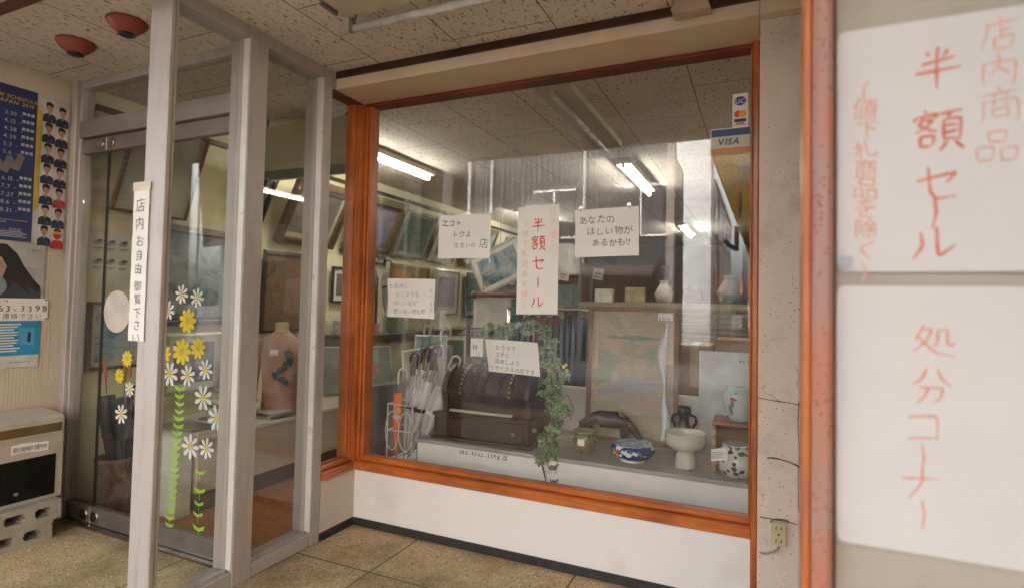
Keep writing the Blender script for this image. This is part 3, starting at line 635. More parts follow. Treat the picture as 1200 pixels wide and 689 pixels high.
# portrait photo of a long haired woman
A=U(53,292,0,XW);B=U(50,350,0,XW); zt,zb=A.z+.02,B.z; y1=A.y; y0=1.30; w=y1-y0; h=zt-zb
t=thing('photo_poster','photo poster of a woman with long dark hair and grey round shape','poster',(XW,(y0+y1)/2,(zt+zb)/2),FACE_L)
g=G(); g.sheet(w,h,4,4,lambda u,v:(0,0,.002)); g.obj('poster_sheet',mat('photo_grey',(.42,.43,.42),.45,0,(.34,.35,.35),6),t,local=True)
x=lambda py:py-(y0+y1)/2
g=G(); z=.003
g.m(mat('photo_sky',(.50,.49,.47),.5)).rect(-w/2,.02,w/2,h/2,z)
g.m(HR).poly([(x(1.50),h/2-.01),(x(1.62),h/2-.01),(x(1.67),h/2-.06),(x(1.70),.03),(x(1.745),-.04),(x(1.783),-.085),(x(1.775),-.115),(x(1.72),-.085),(x(1.735),-.13),(x(1.70),-.10),(x(1.66),-.06),(x(1.64),-.10),(x(1.60),-.06),(x(1.62),0),(x(1.60),.07),(x(1.50),.09)],z+.0006)
g.m(SK).poly([(x(1.50),.09),(x(1.60),.07),(x(1.625),.02),(x(1.61),-.03),(x(1.585),-.05),(x(1.50),-.05)],z+.0010); g.m(mat('photo_lips',(.42,.16,.14),.5)).disc(x(1.555),-.018,.012,z+.0012,10,.004)
g.m(mat('photo_coat',(.05,.06,.08),.5)).poly([(x(1.54),-h/2),(x(1.785),-h/2),(x(1.785),-.10),(x(1.72),-.07),(x(1.64),-.05),(x(1.56),-.06)],z+.0003)
g.m(mat('photo_bluegrey',(.20,.25,.29),.5,0,(.27,.32,.34),9)).disc(x(1.55),-.085,.078,z+.0014,28,.066)
write(g.m(INK),'ーめない',w/2-.085,h/2-.035,.018,z+.0014,0,0,slant=.2); g.obj('photo_print',HR,t,local=True)
# hand written phone strip
A=U(55,350,0,XW);B=U(52,375,0,XW); y1=A.y+.005; y0=1.30; w=y1-y0; h=A.z-B.z
t=thing('phone_notice','white strip with handwritten phone number below the photo poster','notice',(XW+.004,(y0+y1)/2,(A.z+B.z)/2),FACE_L)
g=G(); g.sheet(w,h,4,2,None); g.obj('paper_strip',PAPER,t,local=True)
g=G(); write(g,'090-4363-3398',w/2-.43,.006,.046,.001,.0,1,step=.0335); write(g,'ご連絡下さい',w/2-.245,-.036,.031,.001,-.004,1,step=.037); g.obj('lettering',INK,t,local=True)
g=G(); write(g,'電話 74',w/2-.26,.046,.020,.001,0,1); g.obj('red_lettering',RED,t,local=True)
g=G()
for yy in(h/2-.008,-h/2+.008): g.cyl((w/2-.01,yy,.001),(w/2-.01,yy,.006),.004)
g.obj('push_pin',BLACKP,t,local=True)
# blue leaflet
A=U(47,376,0,XW);B=U(44,428,0,XW); y1=A.y; y0=1.30; w=y1-y0; h=A.z-B.z
t=thing('blue_leaflet','bright blue and white leaflet with striped print under the phone strip','poster',(XW,(y0+y1)/2,(A.z+B.z)/2),FACE_L)
g=G(); g.sheet(w,h,4,3,lambda u,v:(0,0,.002)); g.obj('leaflet_sheet',mat('leaflet_white',(.66,.66,.64),.5),t,local=True)
g=G(); z=.0028; g.m(mat('leaflet_blue',(.03,.33,.62),.45)).rect(-w/2,-h/2+.065,w/2,h/2,z)
g.m(WHITE)
for k in range(11): g.rect(w/2-.26,h/2-.02-k*.0145,w/2-.09-.03*((k*7)%3)/2,h/2-.012-k*.0145,z+.0003)
g.m(mat('leaflet_cyan',(.10,.42,.66),.5)).rect(w/2-.10,h/2-.13,w/2-.025,h/2-.035,z+.0005); g.m(mat('leaflet_navy',(.02,.06,.16),.5)).rect(w/2-.058,h/2-.115,w/2-.042,h/2-.06,z+.0008)
write(g.m(INK),'Saturday 2019',w/2-.33,-h/2+.03,.024,z,0,0); write(g,'+ www.japan.or.jp',w/2-.15,-h/2+.03,.013,z,0,0); g.obj('leaflet_print',INK,t,local=True)
# letter box on blocks
t=thing('letter_box','cream steel letter box with black window standing on concrete blocks','letter box',(-3.62,1.6,.205))
XF=-3.50; LB=stained('letterbox_cream',(.50,.46,.38),(.38,.33,.25),scale=6,rough=.45,bump=.05)
g=G(); g.prism([(-3.74,.206),(XF,.206),(XF,.63),(XF-.02,.645),(-3.74,.665)],1,1.17,1.812,bev=.004); g.obj('case',LB,t,t)
g=G(); g.box(XF-.004,1.19,.560,XF+.006,1.795,.605,.002); g.obj('mail_slot',mat('brown_slot',(.17,.11,.04),.4),t,t)
g=G(); g.box(XF,1.19,.606,XF+.012,1.80,.615,.001); g.box(XF,1.19,.548,XF+.012,1.80,.559,.001); g.obj('slot_trim',LB,t,t)
g=G(); g.box(XF,1.18,.225,XF+.005,1.775,.44,.002); g.obj('black_window',mat('gloss_black',(.006,.006,.007),.12),t,t)
g=G(); g.cyl((XF+.005,1.60,.27),(XF+.014,1.60,.27),.009,n=16); g.obj('lock',STEEL,t,t)
g=G(); g.sheet(.165,.048,4,2,lambda u,v:(0,.006*math.sin(u*5),.0005)); o=g.obj('label_strip',PAPER,t,local=True); o.rotation_euler=FACE_L; o.location=Vector((XF+.003,1.655,.495))-t.location
g=G(); write(g,'新聞郵便物',-.076,-.001,.030,.0012,-.006,1); q=g.obj('lettering',INK,o,local=True)
# hollow concrete blocks
CONC=stained('hollow_block_concrete',(.40,.36,.29),(.29,.26,.20),scale=9,rough=.95,bump=.9,bsc=140,specks=(.2,.17,.13),speck_th=.12,speck_scale=120)
def block(z0,y0,y1,label,x1,hs):
    # outline with three holes: build as bars and webs, broken at the right end
    g=G(); x0=x1-.15; h=.1
    r=.026; zc=z0+h/2; ny=int((y1-y0)/.012)
    holes=hs
    def inside(y,z):
        for a,b in holes:
            yy=min(max(y,a+r),b-r); 
            if (y-yy)**2+(z-zc)**2<r*r: return True
        return False
    st=.0065; n1=int((y1-y0)/st); n2=int(h/st)
    # front and back faces with real through holes
    grid={}
    for s,xx in((0,x1),(1,x0)):
        for i in range(n1+1):
            for j in range(n2+1):
                yy=y0+(y1-y0)*i/n1; zz=z0+h*j/n2
                jag=0
                if i>=n1-2: jag=-.010*noise.noise(Vector((zz*70,z0*9,1)))-.006
                grid[s,i,j]=g.bm.verts.new((xx+.0012*noise.noise(Vector((yy*60,zz*60,s*5+z0*7))),yy+jag,zz))
    solid=lambda i,j: 0<=i<n1 and 0<=j<n2 and not inside(y0+(y1-y0)*(i+.5)/n1,z0+h*(j+.5)/n2)
    fs=[]
    for i in range(n1):
        for j in range(n2):
            if not solid(i,j): continue
            fs.append(g.bm.faces.new([grid[0,i,j],grid[0,i+1,j],grid[0,i+1,j+1],grid[0,i,j+1]])); fs.append(g.bm.faces.new([grid[1,i,j],grid[1,i,j+1],grid[1,i+1,j+1],grid[1,i+1,j]]))
            for di,dj,a,b in((-1,0,(i,j+1),(i,j)),(1,0,(i+1,j),(i+1,j+1)),(0,-1,(i,j),(i+1,j)),(0,1,(i+1,j+1),(i,j+1))):
                if not solid(i+di,j+dj): fs.append(g.bm.faces.new([grid[0,a[0],a[1]],grid[1,a[0],a[1]],grid[1,b[0],b[1]],grid[0,b[0],b[1]]]))
    g._tag(fs); bmesh.ops.recalc_face_normals(g.bm,faces=g.bm.faces)
    single(g,'hollow_block',CONC,label,'concrete block',(x1-.07,(y0+y1)/2,z0),'concrete blocks under the letter box')
block(.0,1.36,1.755,'lower hollow concrete block resting on the porch floor',-3.45,[(1.385,1.475),(1.505,1.585),(1.62,1.70)])
block(.102,1.40,1.79,'upper hollow concrete block directly under the letter box',-3.445,[(1.43,1.50),(1.535,1.625),(1.665,1.74)])

# ================================================================== porch ceiling fittings
def bowl(x,y,label):
    t=thing('ceiling_lamp',label,'ceiling lamp',(x,y,2.566),group='red bowl ceiling lamps')
    g=G(); g.lathe([(.082,-.001),(.084,-.008),(.078,-.020),(.062,-.038),(.045,-.052),(.036,-.060)],n=28); g.obj('bowl',mat('terracotta_enamel',(.34,.085,.045),.45,0,(.27,.06,.03),9),t,local=True)
    g=G(); g.lathe([(.034,-.0605),(.036,-.066),(.020,-.070)],n=20); g.obj('bulb_opening',BLACKP,t,local=True)
bowl(-3.146,1.60,'red bowl ceiling lamp nearer the poster wall'); bowl(-2.68,1.565,'red bowl ceiling lamp nearer the aluminium post')
def fixture(x0,x1,y0,y1,z,label,lit,axis='y',r=.017,w=.07):
    cx,cy=(x0+x1)/2,(y0+y1)/2; t=thing('tube_light',label,'tube light',(cx,cy,z),group='fluorescent tube lights')
    ln=(y1-y0) if axis=='y' else (x1-x0)
    def q(a,b,c,d,e,f): return (a,b,c,d,e,f) if axis=='y' else (b,a,c,e,d,f)
    g=G(); b=q(-w,-ln/2-.02,-.045,w,ln/2+.02,-.001); g.box(*b,.006); g.obj('housing',CREAM,t,local=True)
    g=G()
    for e in(-1,1): b=q(-.012,e*(ln/2+.002)-.008,-.085,.012,e*(ln/2+.002)+.008,-.045); g.box(*b,.003)
    g.obj('socket',CREAM,t,local=True)
    g=G(); p0,p1=((0,-ln/2+.01,-.072),(0,ln/2-.01,-.072)) if axis=='y' else ((-ln/2+.01,0,-.072),(ln/2-.01,0,-.072)); g.cyl(p0,p1,r,n=14); g.obj('tube',LIT if lit else OFFTUBE,t,local=True)
    return t
ZL=2.566
t=thing('tube_light','unlit fluorescent fixture on the porch ceiling above the window','tube light',(-1.2,1.86,ZL),group='fluorescent tube lights')
g=G(); g.box(-1.64,1.60,2.515,-.45,1.845,2.565,.006); g.obj('housing',CREAM,t,t)
g=G(); g.box(-1.655,1.70,2.50,-1.641,1.80,2.55,.003); g.box(-1.68,1.905,2.49,-1.655,1.93,2.555,.004); g.box(-.45,1.905,2.49,-.43,1.93,2.555,.004); g.obj('socket',GREYM,t,t)
g=G(); g.cyl((-1.655,1.917,2.505),(-.45,1.917,2.505),.017,n=16); g.obj('tube',OFFTUBE,t,t)
g=G(); g.tube([(-1.60,1.85,2.54),(-1.62,1.89,2.56),(-1.64,1.905,2.54)],.004); g.obj('spring_clip',STEEL,t,t)
fixture(-2.95,-2.95,3.32,4.54,ZL,'lit fluorescent tube seen past the left end of the orange corner',1)
fixture(-2.95,-2.95,6.75,7.95,ZL,'far lit fluorescent tube at the end of the left row',1)
fixture(-1.09,-1.09,2.95,4.17,ZL,'unlit fluorescent tube just behind the top of the display window',0,r=.015,w=.11)
fixture(-1.09,-1.09,4.72,5.95,ZL,'bright lit fluorescent tube right of the vertical sale sign',1)
fixture(-1.09,-1.09,8.6,9.8,ZL,'small far lit fluorescent tube above the tall frame',1)
fixture(.6,.6,4.2,5.4,ZL,'lit fluorescent tube over the hidden right part of the shop',1)
# ================================================================== notices on the display window
def notice(label,pa,pb,fn=None,Y=2.656,ax=1,rot=0,pm=None,curl=.006,grid=10,cat='notice',skew=0,w=None,h=None,nm='window_notice'):
    A=U(pa[0],pa[1],ax,Y); B=U(pb[0],pb[1],ax,Y); c=(A+B)/2; w=w or abs(B.x-A.x); h=h or abs(A.z-B.z)
    t=thing(nm,label,cat,(c.x,c.y,c.z),(R(90),R(rot),0)); sd=rnd.uniform(0,9)
    zf=lambda u,v:.0012+curl*(.5+.5*math.sin(u*3.1+sd)*math.cos(v*4.3+sd))*(.25+abs(u-.5)*1.2)+curl*.8*max(0,.2-v)*max(0,u-.3)
    g=G(); g.sheet(w,h,grid,grid,lambda u,v:(skew*(v-.5)*w,.012*w*math.sin(u*2+sd),zf(u,v)),th=.0004); g.obj('paper_sheet',pm or PAPER,t,local=True)
    f=lambda x,y: zf(min(1,max(0,x/w+.5)),min(1,max(0,y/h+.5)))
    return t,w,h,f
# vertical sale sign
t,w,h,f=notice('tall white sale notice with orange marker characters at the window centre',(607.5,243),(653.5,369),curl=.003)
g=G(); brush(g,'半額セール',-.038,h*.40,.082,.0008,.085,1.22,seed=4,zf=f); g.obj('marker_lettering',RED,t,local=True)
g=G(); brush(g,'店内商品',w/2-.052,h/2-.01,.046,.0008,.035,1.25,seed=5,zf=f); write(g,'(値下札商品を除く)',-w/2+.045,h/2-.07,.040,.0008,-.005,1,True,.052,zf=f); g.obj('faded_lettering',REDF,t,local=True)
t,w,h,f=notice('white paper notice with three short lines of green black writing, left of the sale sign',(515,254),(574.5,303),rot=1.5)
g=G(); write(g,'エコ＋',-w/2+.015,h/2-.045,.043,.0008,.01,1,zf=f,seed=2); write(g,'トクよ',-w/2+.085,h/2-.105,.040,.0008,.0,1,zf=f); write(g,'住まいの',-w/2+.10,h/2-.165,.034,.0008,-.006,1,zf=f); write(g,'店',w/2-.065,h/2-.155,.055,.0008,-.006,1,zf=f); g.obj('lettering',INKG,t,local=True)
t,w,h,f=notice('wide white notice ending in double exclamation marks, hung right of the sale sign',(674.5,247),(748.5,301),rot=-1)
g=G(); write(g,'あなたの',-w/2+.02,h/2-.05,.045,.0008,-.006,1,zf=f,seed=1); write(g,'ほしい物が',-w/2+.06,h/2-.108,.045,.0008,-.006,1,zf=f,seed=2); write(g,'あるかも!!',-w/2+.085,h/2-.165,.042,.0008,.0,1,zf=f,seed=5); g.obj('lettering',INK,t,local=True)
g=G()
for xx in(-w/2+.03,w/2-.045): g.cyl((xx,h/2+.012,.0),(xx,h/2+.012,.008),.010,n=14); g.tube([(xx,h/2+.010,.008),(xx,h/2-.006,.012),(xx+.006,h/2-.010,.01)],.0018,6)
g.obj('suction_hook',STEEL,t,local=True)
t,w,h,f=notice('square white notice with crowded pencil writing beside the orange corner',(455.5,327),(509.5,373.5),curl=.01,rot=-.5)
g=G()
for i,(s,x0) in enumerate([('お客様に',.012),('どこよりも',.06),('ほしい品が',.045),('・使い易い物も有',.01)]): write(g,s,-w/2+x0,h/2-.040-i*.048,.031,.0008,-.012,1,zf=f,seed=i)
write(g,'有ります',w/2-.022,h/2-.055,.030,.0008,-.02,1,True,.036,zf=f); g.obj('lettering',INKBL,t,local=True)
for px_,py_,lb_ in ((661,322,'tiny white price tag hanging above the louvred cabinet, left one'),(701,321,'tiny tilted white price tag hanging above the oak frame, right one')):
    t,w,h,f=notice(lb_,(px_-6,py_-6),(px_+6,py_+7),Y=3.7,curl=.004,cat='price tag',nm='price_tag',rot=8)
    g=G(); g.rect(-w*.3,0,w*.3,.008,.004); g.rect(-w*.3,-.02,w*.1,-.014,.004); g.obj('lettering',INKBL,t,local=True)
    g=G(); g.tube([(0,h/2,0),(0.002,h/2+.4,0),(0,2.566-t.location.z,0)],.001,4); g.obj('tag_string',GREYM,t,local=True)
# card logos
t,w,h,f=notice('wide card payment sticker with dark blue and orange bands, in the upper right window corner',(833,153),(880,180),curl=0,cat='sticker',nm='card_sticker')
g=G(); g.m(mat('sticker_blue',(.012,.035,.12),.4)).rect(-w/2+.003,h/2-.036,w/2-.003,h/2-.003,.002); g.m(mat('sticker_cream',(.62,.56,.42),.4)).rect(-w/2+.003,-h/2+.034,w/2-.003,h/2-.037,.002); g.m(mat('sticker_orange',(.55,.20,.03),.4)).rect(-w/2+.003,-h/2+.003,w/2-.003,-h/2+.033,.002)
g.m(mat('sticker_navy_letter',(.012,.04,.10),.4)); write(g,'VISA',-.052,.001,.040,.003,.028,0,slant=.22); g.obj('card_print',BLACKP,t,local=True)
t,w,h,f=notice('small upright card payment sticker with round blue emblem above two discs',(858.5,111),(876.5,148),curl=0,cat='sticker',nm='card_sticker')
g=G(); g.m(mat('emblem_blue',(.02,.06,.33),.4)).disc(0,h*.27,w*.38,.002,28,w*.32); g.m(WHITE); write(g,'UC',-.021,h*.27-.001,.028,.003,.015,0)
g.m(mat('disc_red',(.62,.03,.02),.4)).disc(-w*.14,-.018,w*.25,.002,24); g.m(mat('disc_yellow',(.72,.30,.02),.4)).disc(w*.14,-.018,w*.25,.0022,24)
g.m(INK).rect(-w*.38,-h*.36,w*.38,-h*.26,.002); g.rect(-w*.25,-h*.41,w*.25,-h*.38,.002); g.m(mat('disc_yellow',(0,0,0))).rect(-w*.38,-h*.46,w*.38,-h*.42,.0022); g.obj('card_print',BLACKP,t,local=True)

# ================================================================== big sheets on the near wall
YN=1.10
g=G(); g.box(.112,YN,0,2.2,YN+.05,2.9); single(g,'near_front_wall',NEARW,'beige shop front wall behind the two large red lettered sheets','wall',(1.1,YN,0))
t=thing('red_corner_post','worn red and orange corner post left of the lettered sheets','post',(.09,YN,0))
g=G(); g.box(.080,YN-.035,0,.1105,YN+.06,2.9,.008); g.obj('post_face',REDPOST,t,t)
g=G(); g.box(.066,YN-.02,0,.0795,YN+.06,2.9,.003); g.obj('post_edge',REDPOST2,t,t)
g=G(); g.cyl((.1125,YN-.022,0),(.1125,YN-.022,2.9),.0035,n=8); g.obj('post_bead',mat('brown_bead',(.10,.05,.03),.5),t,t)
YS=YN-.006
def bigsheet(pts,label,n):
    P=[U(a,b,1,YS) for a,b in pts]; x0=P[0].x; x1=.42; ztop=P[0].z; zbot=P[1].z
    c=Vector(((x0+x1)/2,YS,(ztop+zbot)/2)); w=x1-x0; h=ztop-zbot; t=thing('sale_sheet',label,'notice',c,FACE_B); r=.010
    zf=lambda X,Y:.0012+.0035*(.5+.5*math.sin(X*11+n))*(.5+.5*math.sin(Y*15+n*2))+.0022*noise.noise(Vector((X*5,Y*17,n)))+.0010*abs(noise.noise(Vector((X*9,Y*34,n+4))))
    g=G(); g.sheet(w,h,26,26,lambda u,v:(0,0,zf((u-.5)*w,(v-.5)*h)),th=.0005)
    for v in g.bm.verts:                                           # rounded free corners
        for sy in(1,-1):
            dx=v.co.x-(-w/2+r); dy=sy*v.co.y-(h/2-r)
            if dx<0 and dy>0:
                d=math.hypot(dx,dy)
                if d>r: v.co.x=-w/2+r+dx/d*r; v.co.y=sy*(h/2-r+dy/d*r)
    g.obj('paper_sheet',PAPERN,t,local=True); return t,c,zf
t,c,zf=bigsheet([(981,40),(981,319)],'upper large paper sheet with red vertical sale lettering on the near wall',1)
def loc(px,py,c): p=U(px,py,1,YS); return p.x-c.x,p.z-c.z
def col(g,chars,pts,size,w,seed,c,zf,sx=1):
    for ch,(px,py) in zip(chars,pts):
        x,y=loc(px,py,c); brush(g,ch,x-size*sx/2,y+size/2,size,.0011,w,1,seed=seed+ord(ch)%9,zf=zf,sx=sx)
REDB=mat('red_marker_near',(.66,.16,.08),.6,0,(.74,.30,.20),60); REDFB=mat('faded_marker_near',(.78,.40,.28),.7,0,(.80,.52,.42),50)
g=G(); col(g,'半額セール',[(1098,80),(1099,155),(1097,216),(1094,249),(1092,288)],.070,.072,11,c,zf)
g.obj('marker_lettering',REDB,t,local=True)
g=G(); col(g,'店内商品',[(1172,42),(1172,82),(1170,125),(1168,172)],.055,.055,21,c,zf); 
for i,ch in enumerate('(値下札商品を除く)'):
    x,y=loc(1014,104+i*23.6,c); write(g,ch,x,y+.018,.037,.0011,.004,1,True,zf=zf,seed=i)
g.obj('faded_lettering',REDFB,t,local=True)
t,c,zf=bigsheet([(980,335),(981,632)],'lower large paper sheet with red clearance corner lettering on the near wall',2)
g=G(); col(g,'処分コーナー',[(1094,398),(1092,451),(1081,500),(1079,534),(1078,565),(1079,600)],.062,.050,31,c,zf); g.obj('marker_lettering',mat('thin_marker',(.70,.24,.13),.6,0,(.76,.38,.27),50),t,local=True)
g=G(); 
g.box(.122,YS-.0075,1.372,.140,YS-.0065,1.392)
single(g,'tape_bit',mat('blue_tape',(.45,.53,.58),.5),'scrap of pale blue tape between the two large sheets','tape',(.13,YS,1.386))

# ================================================================== display ledge inside the window
t=thing('display_ledge','low white display platform with grey top behind the window glass','platform',(-.95,3.2,.0))
LZ=.475
g=G(); g.box(-1.905,2.885,0,1.2,3.52,.452); g.obj('front_panel',LEDGEF,t,t)
g=G(); g.box(-1.915,2.872,.4525,1.2,3.53,LZ,.003); g.obj('top_board',LEDGE,t,t)
g=G(); g.box(-2.14,2.72,0,-1.92,3.52,.30); single(g,'floor_plinth',LEDGEF,'low plinth under the umbrella rack in the window corner','platform',(-2.03,3.1,0))
g=G(); g.box(-1.46,3.56,0,1.2,3.60,.758,.003); single(g,'low_partition',WHITE,'low white partition behind the picture frame and jars','partition',(-.2,3.58,0))
t,w,h,f=notice('small white strip with handwritten phone number on the ledge front',(537,523),(590,536),Y=2.8835,curl=.001,nm='phone_strip')
g=G(); write(g,'090-4363-3398 迄',-w/2+.006,-.014,.034,.0008,.004,1,zf=f,step=.0205); g.obj('lettering',INK,t,local=True)
t,w,h,f=notice('white sheet with two ink paintings of horses on the ledge front',(626,538),(672,568),Y=2.8835,curl=.002,w=.235,h=.15,nm='ink_sketch')
g=G()
for ox,oy,s in((-.005,.025,1.1),(.005,-.05,.8)):
    g.m(mat('ink_wash',(.10,.12,.13),.7,0,(.25,.27,.28),40)); g.disc(ox,oy,.026*s,.006,16,.012*s,.1); g.disc(ox+.024*s,oy+.014*s,.013*s,.0062,12,.007*s,.9); g.disc(ox-.024*s,oy+.008*s,.010*s,.0062,12,.004*s,2.2)
    for dx,a in((-.016,-.3),(-.010,.2),(.014,-.2),(.020,.3)): g.poly([(ox+dx*s-.002,oy-.006*s),(ox+dx*s+.003,oy-.006*s),(ox+dx*s+.002+a*.02,oy-.03*s),(ox+dx*s-.001+a*.02,oy-.03*s)],.0064)
g.obj('horse_print',INK,t,local=True)

# ---------------------------------------------------------------- antique cash register
CW=wood('register_wood',(.026,.011,.007),(.075,.032,.020),.38,axis=0,scale=4); CW2=mat('register_bronze',(.050,.026,.018),.55,0,(.080,.042,.030),14,bump=.3,bsc=50)
X0,X1=-1.835,-1.175; t=thing('cash_register','antique dark wooden cash register with rounded top and key columns','cash register',((X0+X1)/2,3.08,LZ))
yf=2.915; yb=3.30
g=G(); g.box(X0,yf,LZ+.001,X1,yb,LZ+.022,.004); g.box(X0+.015,yf+.014,LZ+.022,X1-.015,yb-.01,LZ+.140,.004); g.box(X0+.004,yf+.004,LZ+.1405,X1-.004,yb,LZ+.162,.006); g.obj('base_chest',CW,t,t)
dr=G(); dr.box(X0+.055,yf+.008,LZ+.034,X1-.055,yf+.0138,LZ+.128,.002); d=dr.obj('cash_drawer',mat('drawer_front',(.05,.026,.019),.4,0,(.03,.015,.011),9),t,t)
g=G(); g.cyl(((X0+X1)/2+.22,yf-.006,LZ+.082),((X0+X1)/2+.22,yf+.008,LZ+.082),.012,n=14); g.obj('drawer_lock',GREYM,d,t)
def prof(o):
    pts=[]; z0=LZ+.163; 
    pts.append((yf+.075-o,z0)); pts.append((yf+.065-o,z0+.10))
    for k in range(0,13):
        a=R(180-k*10); pts.append((yf+.205+math.cos(a)*(.155+o),z0+.115+math.sin(a)*(.150+o)))
    pts+=[(yb-.02+o,z0+.20),(yb-.01+o,z0+.05),(yb-.01+o,z0)]
    return pts
g=G(); g.prism(prof(0),0,X0+.075,X1-.055,sm=False); cab=g.obj('cabinet',CW2,t,t)
for f_ in cab.data.polygons: f_.use_smooth=len(f_.vertices)==4
g=G(); g.prism(prof(.012),0,X0+.045,X0+.085,bev=.004); g.obj('side_panel',CW,t,t)
g=G(); g.prism(prof(.012),0,X1-.065,X1-.03,bev=.004); g.obj('side_panel',CW,t,t)
BRASS=mat('old_brass',(.66,.48,.18),.35,.8); DKB=mat('dark_keys',(.07,.05,.045),.35,.3)
GK=mat('green_keys',(.05,.07,.05),.35,.2)
def arc(a,r): a=R(a); return yf+.205+math.cos(a)*r[0],LZ+.278+math.sin(a)*r[1]
for i,(fx,mt) in enumerate([(.20,BRASS),(.34,DKB),(.47,mat('red_brown_keys',(.11,.04,.03),.4)),(.68,GK),(.81,BRASS)]):
    x=X0+.075+(X1-X0-.13)*fx*1.0; g=G()
    P=[]
    for k in range(14):
        y_,z_=arc(182-k*7.2,(.156,.151)); P.append((x+.012,y_,z_))
    g.tube(P,.004,6); ks=g.obj('key_slot',BLACKP,t,t)
    g=G()
    for k in range(9):
        a=178-k*9.5; y_,z_=arc(a,(.158,.153)); y2,z2=arc(a,(.172,.167)); g.cyl((x,y_,z_),(x,y2,z2),.0045,n=8); g.sphere((x,y2,z2),.0075,8)
    g.obj('key_column',mt,t,t)
    g=G(); y_,z_=arc(88,(.155,.150)); g.box(x-.004,y_-.008,z_,x+.010,y_+.008,z_+.026,.003); g.obj('indicator_tab',GREYM,t,t)
g=G(); g.box(X0+.10,yf+.045,LZ+.164,X1-.14,yf+.066,LZ+.180,.003); g.obj('ivory_rule',mat('ivory_bar',(.62,.58,.50),.4),t,t)
g=G(); 
for k in range(9): g.cyl((X0+.15+k*.045,yf+.0635,LZ+.225),(X0+.15+k*.045,yf+.070,LZ+.225),.0025,n=6)
g.tube([(X0+.14,yf+.066,LZ+.268),(X1-.12,yf+.066,LZ+.268)],.003,6); g.obj('moulding',CW,t,t)
g=G(); g.tube([(X1-.03,3.10,LZ+.30),(X1+.01,3.10,LZ+.30),(X1+.018,3.10,LZ+.26),(X1+.018,3.10,LZ+.22)],.006,8); g.sphere((X1+.018,3.10,LZ+.20),.015,10); g.obj('crank_handle',GREYM,t,t)
g=G(); g.box(X1-.0295,3.08,LZ+.33,X1-.0275,3.16,LZ+.39,.0005); g.box(X1-.0295,3.0,LZ+.25,X1-.0275,3.22,LZ+.254,.0005); g.obj('side_plate',GREYM,t,t)
t,w,h,f=notice('torn edged handwritten notice standing on top of the cash register',(572,398),(632,440),Y=2.965,rot=2.5,curl=.02,skew=-.10,nm='register_notice')
g=G()
for i,s in enumerate(['おうちで','上手に','活用しよう','リサイクルの店です']): write(g,s,-w/2+.05-(i==3)*.03,h/2-.045-i*.040,.032,.001,-.004,1,zf=f,seed=i)
g.obj('lettering',INK,t,local=True)
t,w,h,f=notice('tiny white price tag hanging left of the register notice',(552,396),(566,418),Y=3.0,curl=.004,cat='price tag',nm='price_tag')
g=G(); write(g,'特',-.03,.0,.035,.0008,0,1,zf=f); write(g,'品',-.005,-.04,.03,.0008,-.02,1,zf=f); g.obj('lettering',INK,t,local=True)
g=G(); g.tube([(0,h/2,0),(0.004,h/2+.03,0),(-.01,h/2+.09,.0)],.0012,5); g.obj('tag_string',mat('string_red',(.5,.08,.06),.7),t,local=True)

# ---------------------------------------------------------------- umbrellas in a white wire rack
t=thing('umbrella_rack','white wire umbrella rack standing behind the orange corner','umbrella rack',(-2.03,2.98,.30)); WW=mat('white_wire',(.74,.74,.72),.35)
g=G()
xa,xb,ya,yb2=-2.13,-1.945,2.88,3.10
for z in(.315,.50,.66): g.tube([(xa,ya,z),(xb,ya,z),(xb,yb2,z),(xa,yb2,z),(xa,ya,z)],.0045,6)
for x,y in((xa,ya),(xb,ya),(xb,yb2),(xa,yb2)): g.tube([(x,y,.302),(x,y,.665)],.0045,6)
g.obj('wire_frame',WW,t,t)
g=G(); 
for cx_ in(-2.09,-1.99): g.tube([(cx_+.05*math.cos(a*PI/8),ya-.005,.50+.12*math.sin(a*PI/8)) for a in range(17)],.003,6)
g.obj('wire_scroll',WW,t,t)
CLR=clear_plastic('clear_vinyl',.34)
def umbrella(base,top,hcol,hm,cm,label,open_r=.035,hook=1,clen=.78,grp='umbrellas in the wire rack',hk=1):
    b=Vector(base); tp=Vector(top); d=(tp-b).normalized(); t=thing('umbrella',label,'umbrella',base,group=grp); ln=(tp-b).length
    o=d.orthogonal().normalized(); o2=d.cross(o)
    g=G(); rings=[]; n=24; ph=rnd.uniform(0,6)
    for k in range(15):
        s=k/14; r=open_r*(.22+.78*math.sin(min(1,s*1.25)*PI*.5))*(1-.25*max(0,s-.8)/.2); c=b+d*(.03+ln*clen*s)
        rings.append([g.bm.verts.new(c+(o*math.cos(2*PI*i/n+s*.9)+o2*math.sin(2*PI*i/n+s*.9))*r*(1+.30*math.cos(4*2*PI*i/n+ph)*(s+.1)+.12*math.sin(7*2*PI*i/n+s*6+ph))) for i in range(n)])
    for p,q in zip(rings,rings[1:]): g.bridge(p,q)
    g.cap(rings[0],True); can=g.obj('folded_canopy',cm,t,t)
    g=G(); c=b+d*(.03+ln*clen*.62); g.cyl(c-d*.012,c+d*.012,open_r*1.10,n=20,caps=False); g.obj('strap',BLACKP if hcol!='w' else hm,can,t)
    g=G(); g.cyl(b,tp,.0045,n=8); g.obj('shaft',STEEL,t,t)
    # J handle
    g=G(); R0=.030*hk; hd=Vector((math.cos(hook),math.sin(hook),0)); hd=(hd-d*hd.dot(d)).normalized(); P=[tp-d*.02,tp+d*.045]
    cc=tp+d*.045+hd*R0
    for k in range(1,9): a=PI-k*PI*1.0/8*1.05; P.append(cc+hd*(math.cos(a)*R0)+d*(math.sin(a)*R0))
    P.append(P[-1]-d*.025); g.tube(P,.0075*(.4+.6*hk),8); g.obj('handle',hm,t,t)
    return t
HW=mat('white_handle',(.72,.71,.68),.3); HBk=mat('black_handle',(.03,.03,.03),.3); HB=mat('blue_handle',(.05,.30,.55),.3); HP=mat('purple_handle',(.22,.10,.48),.3)
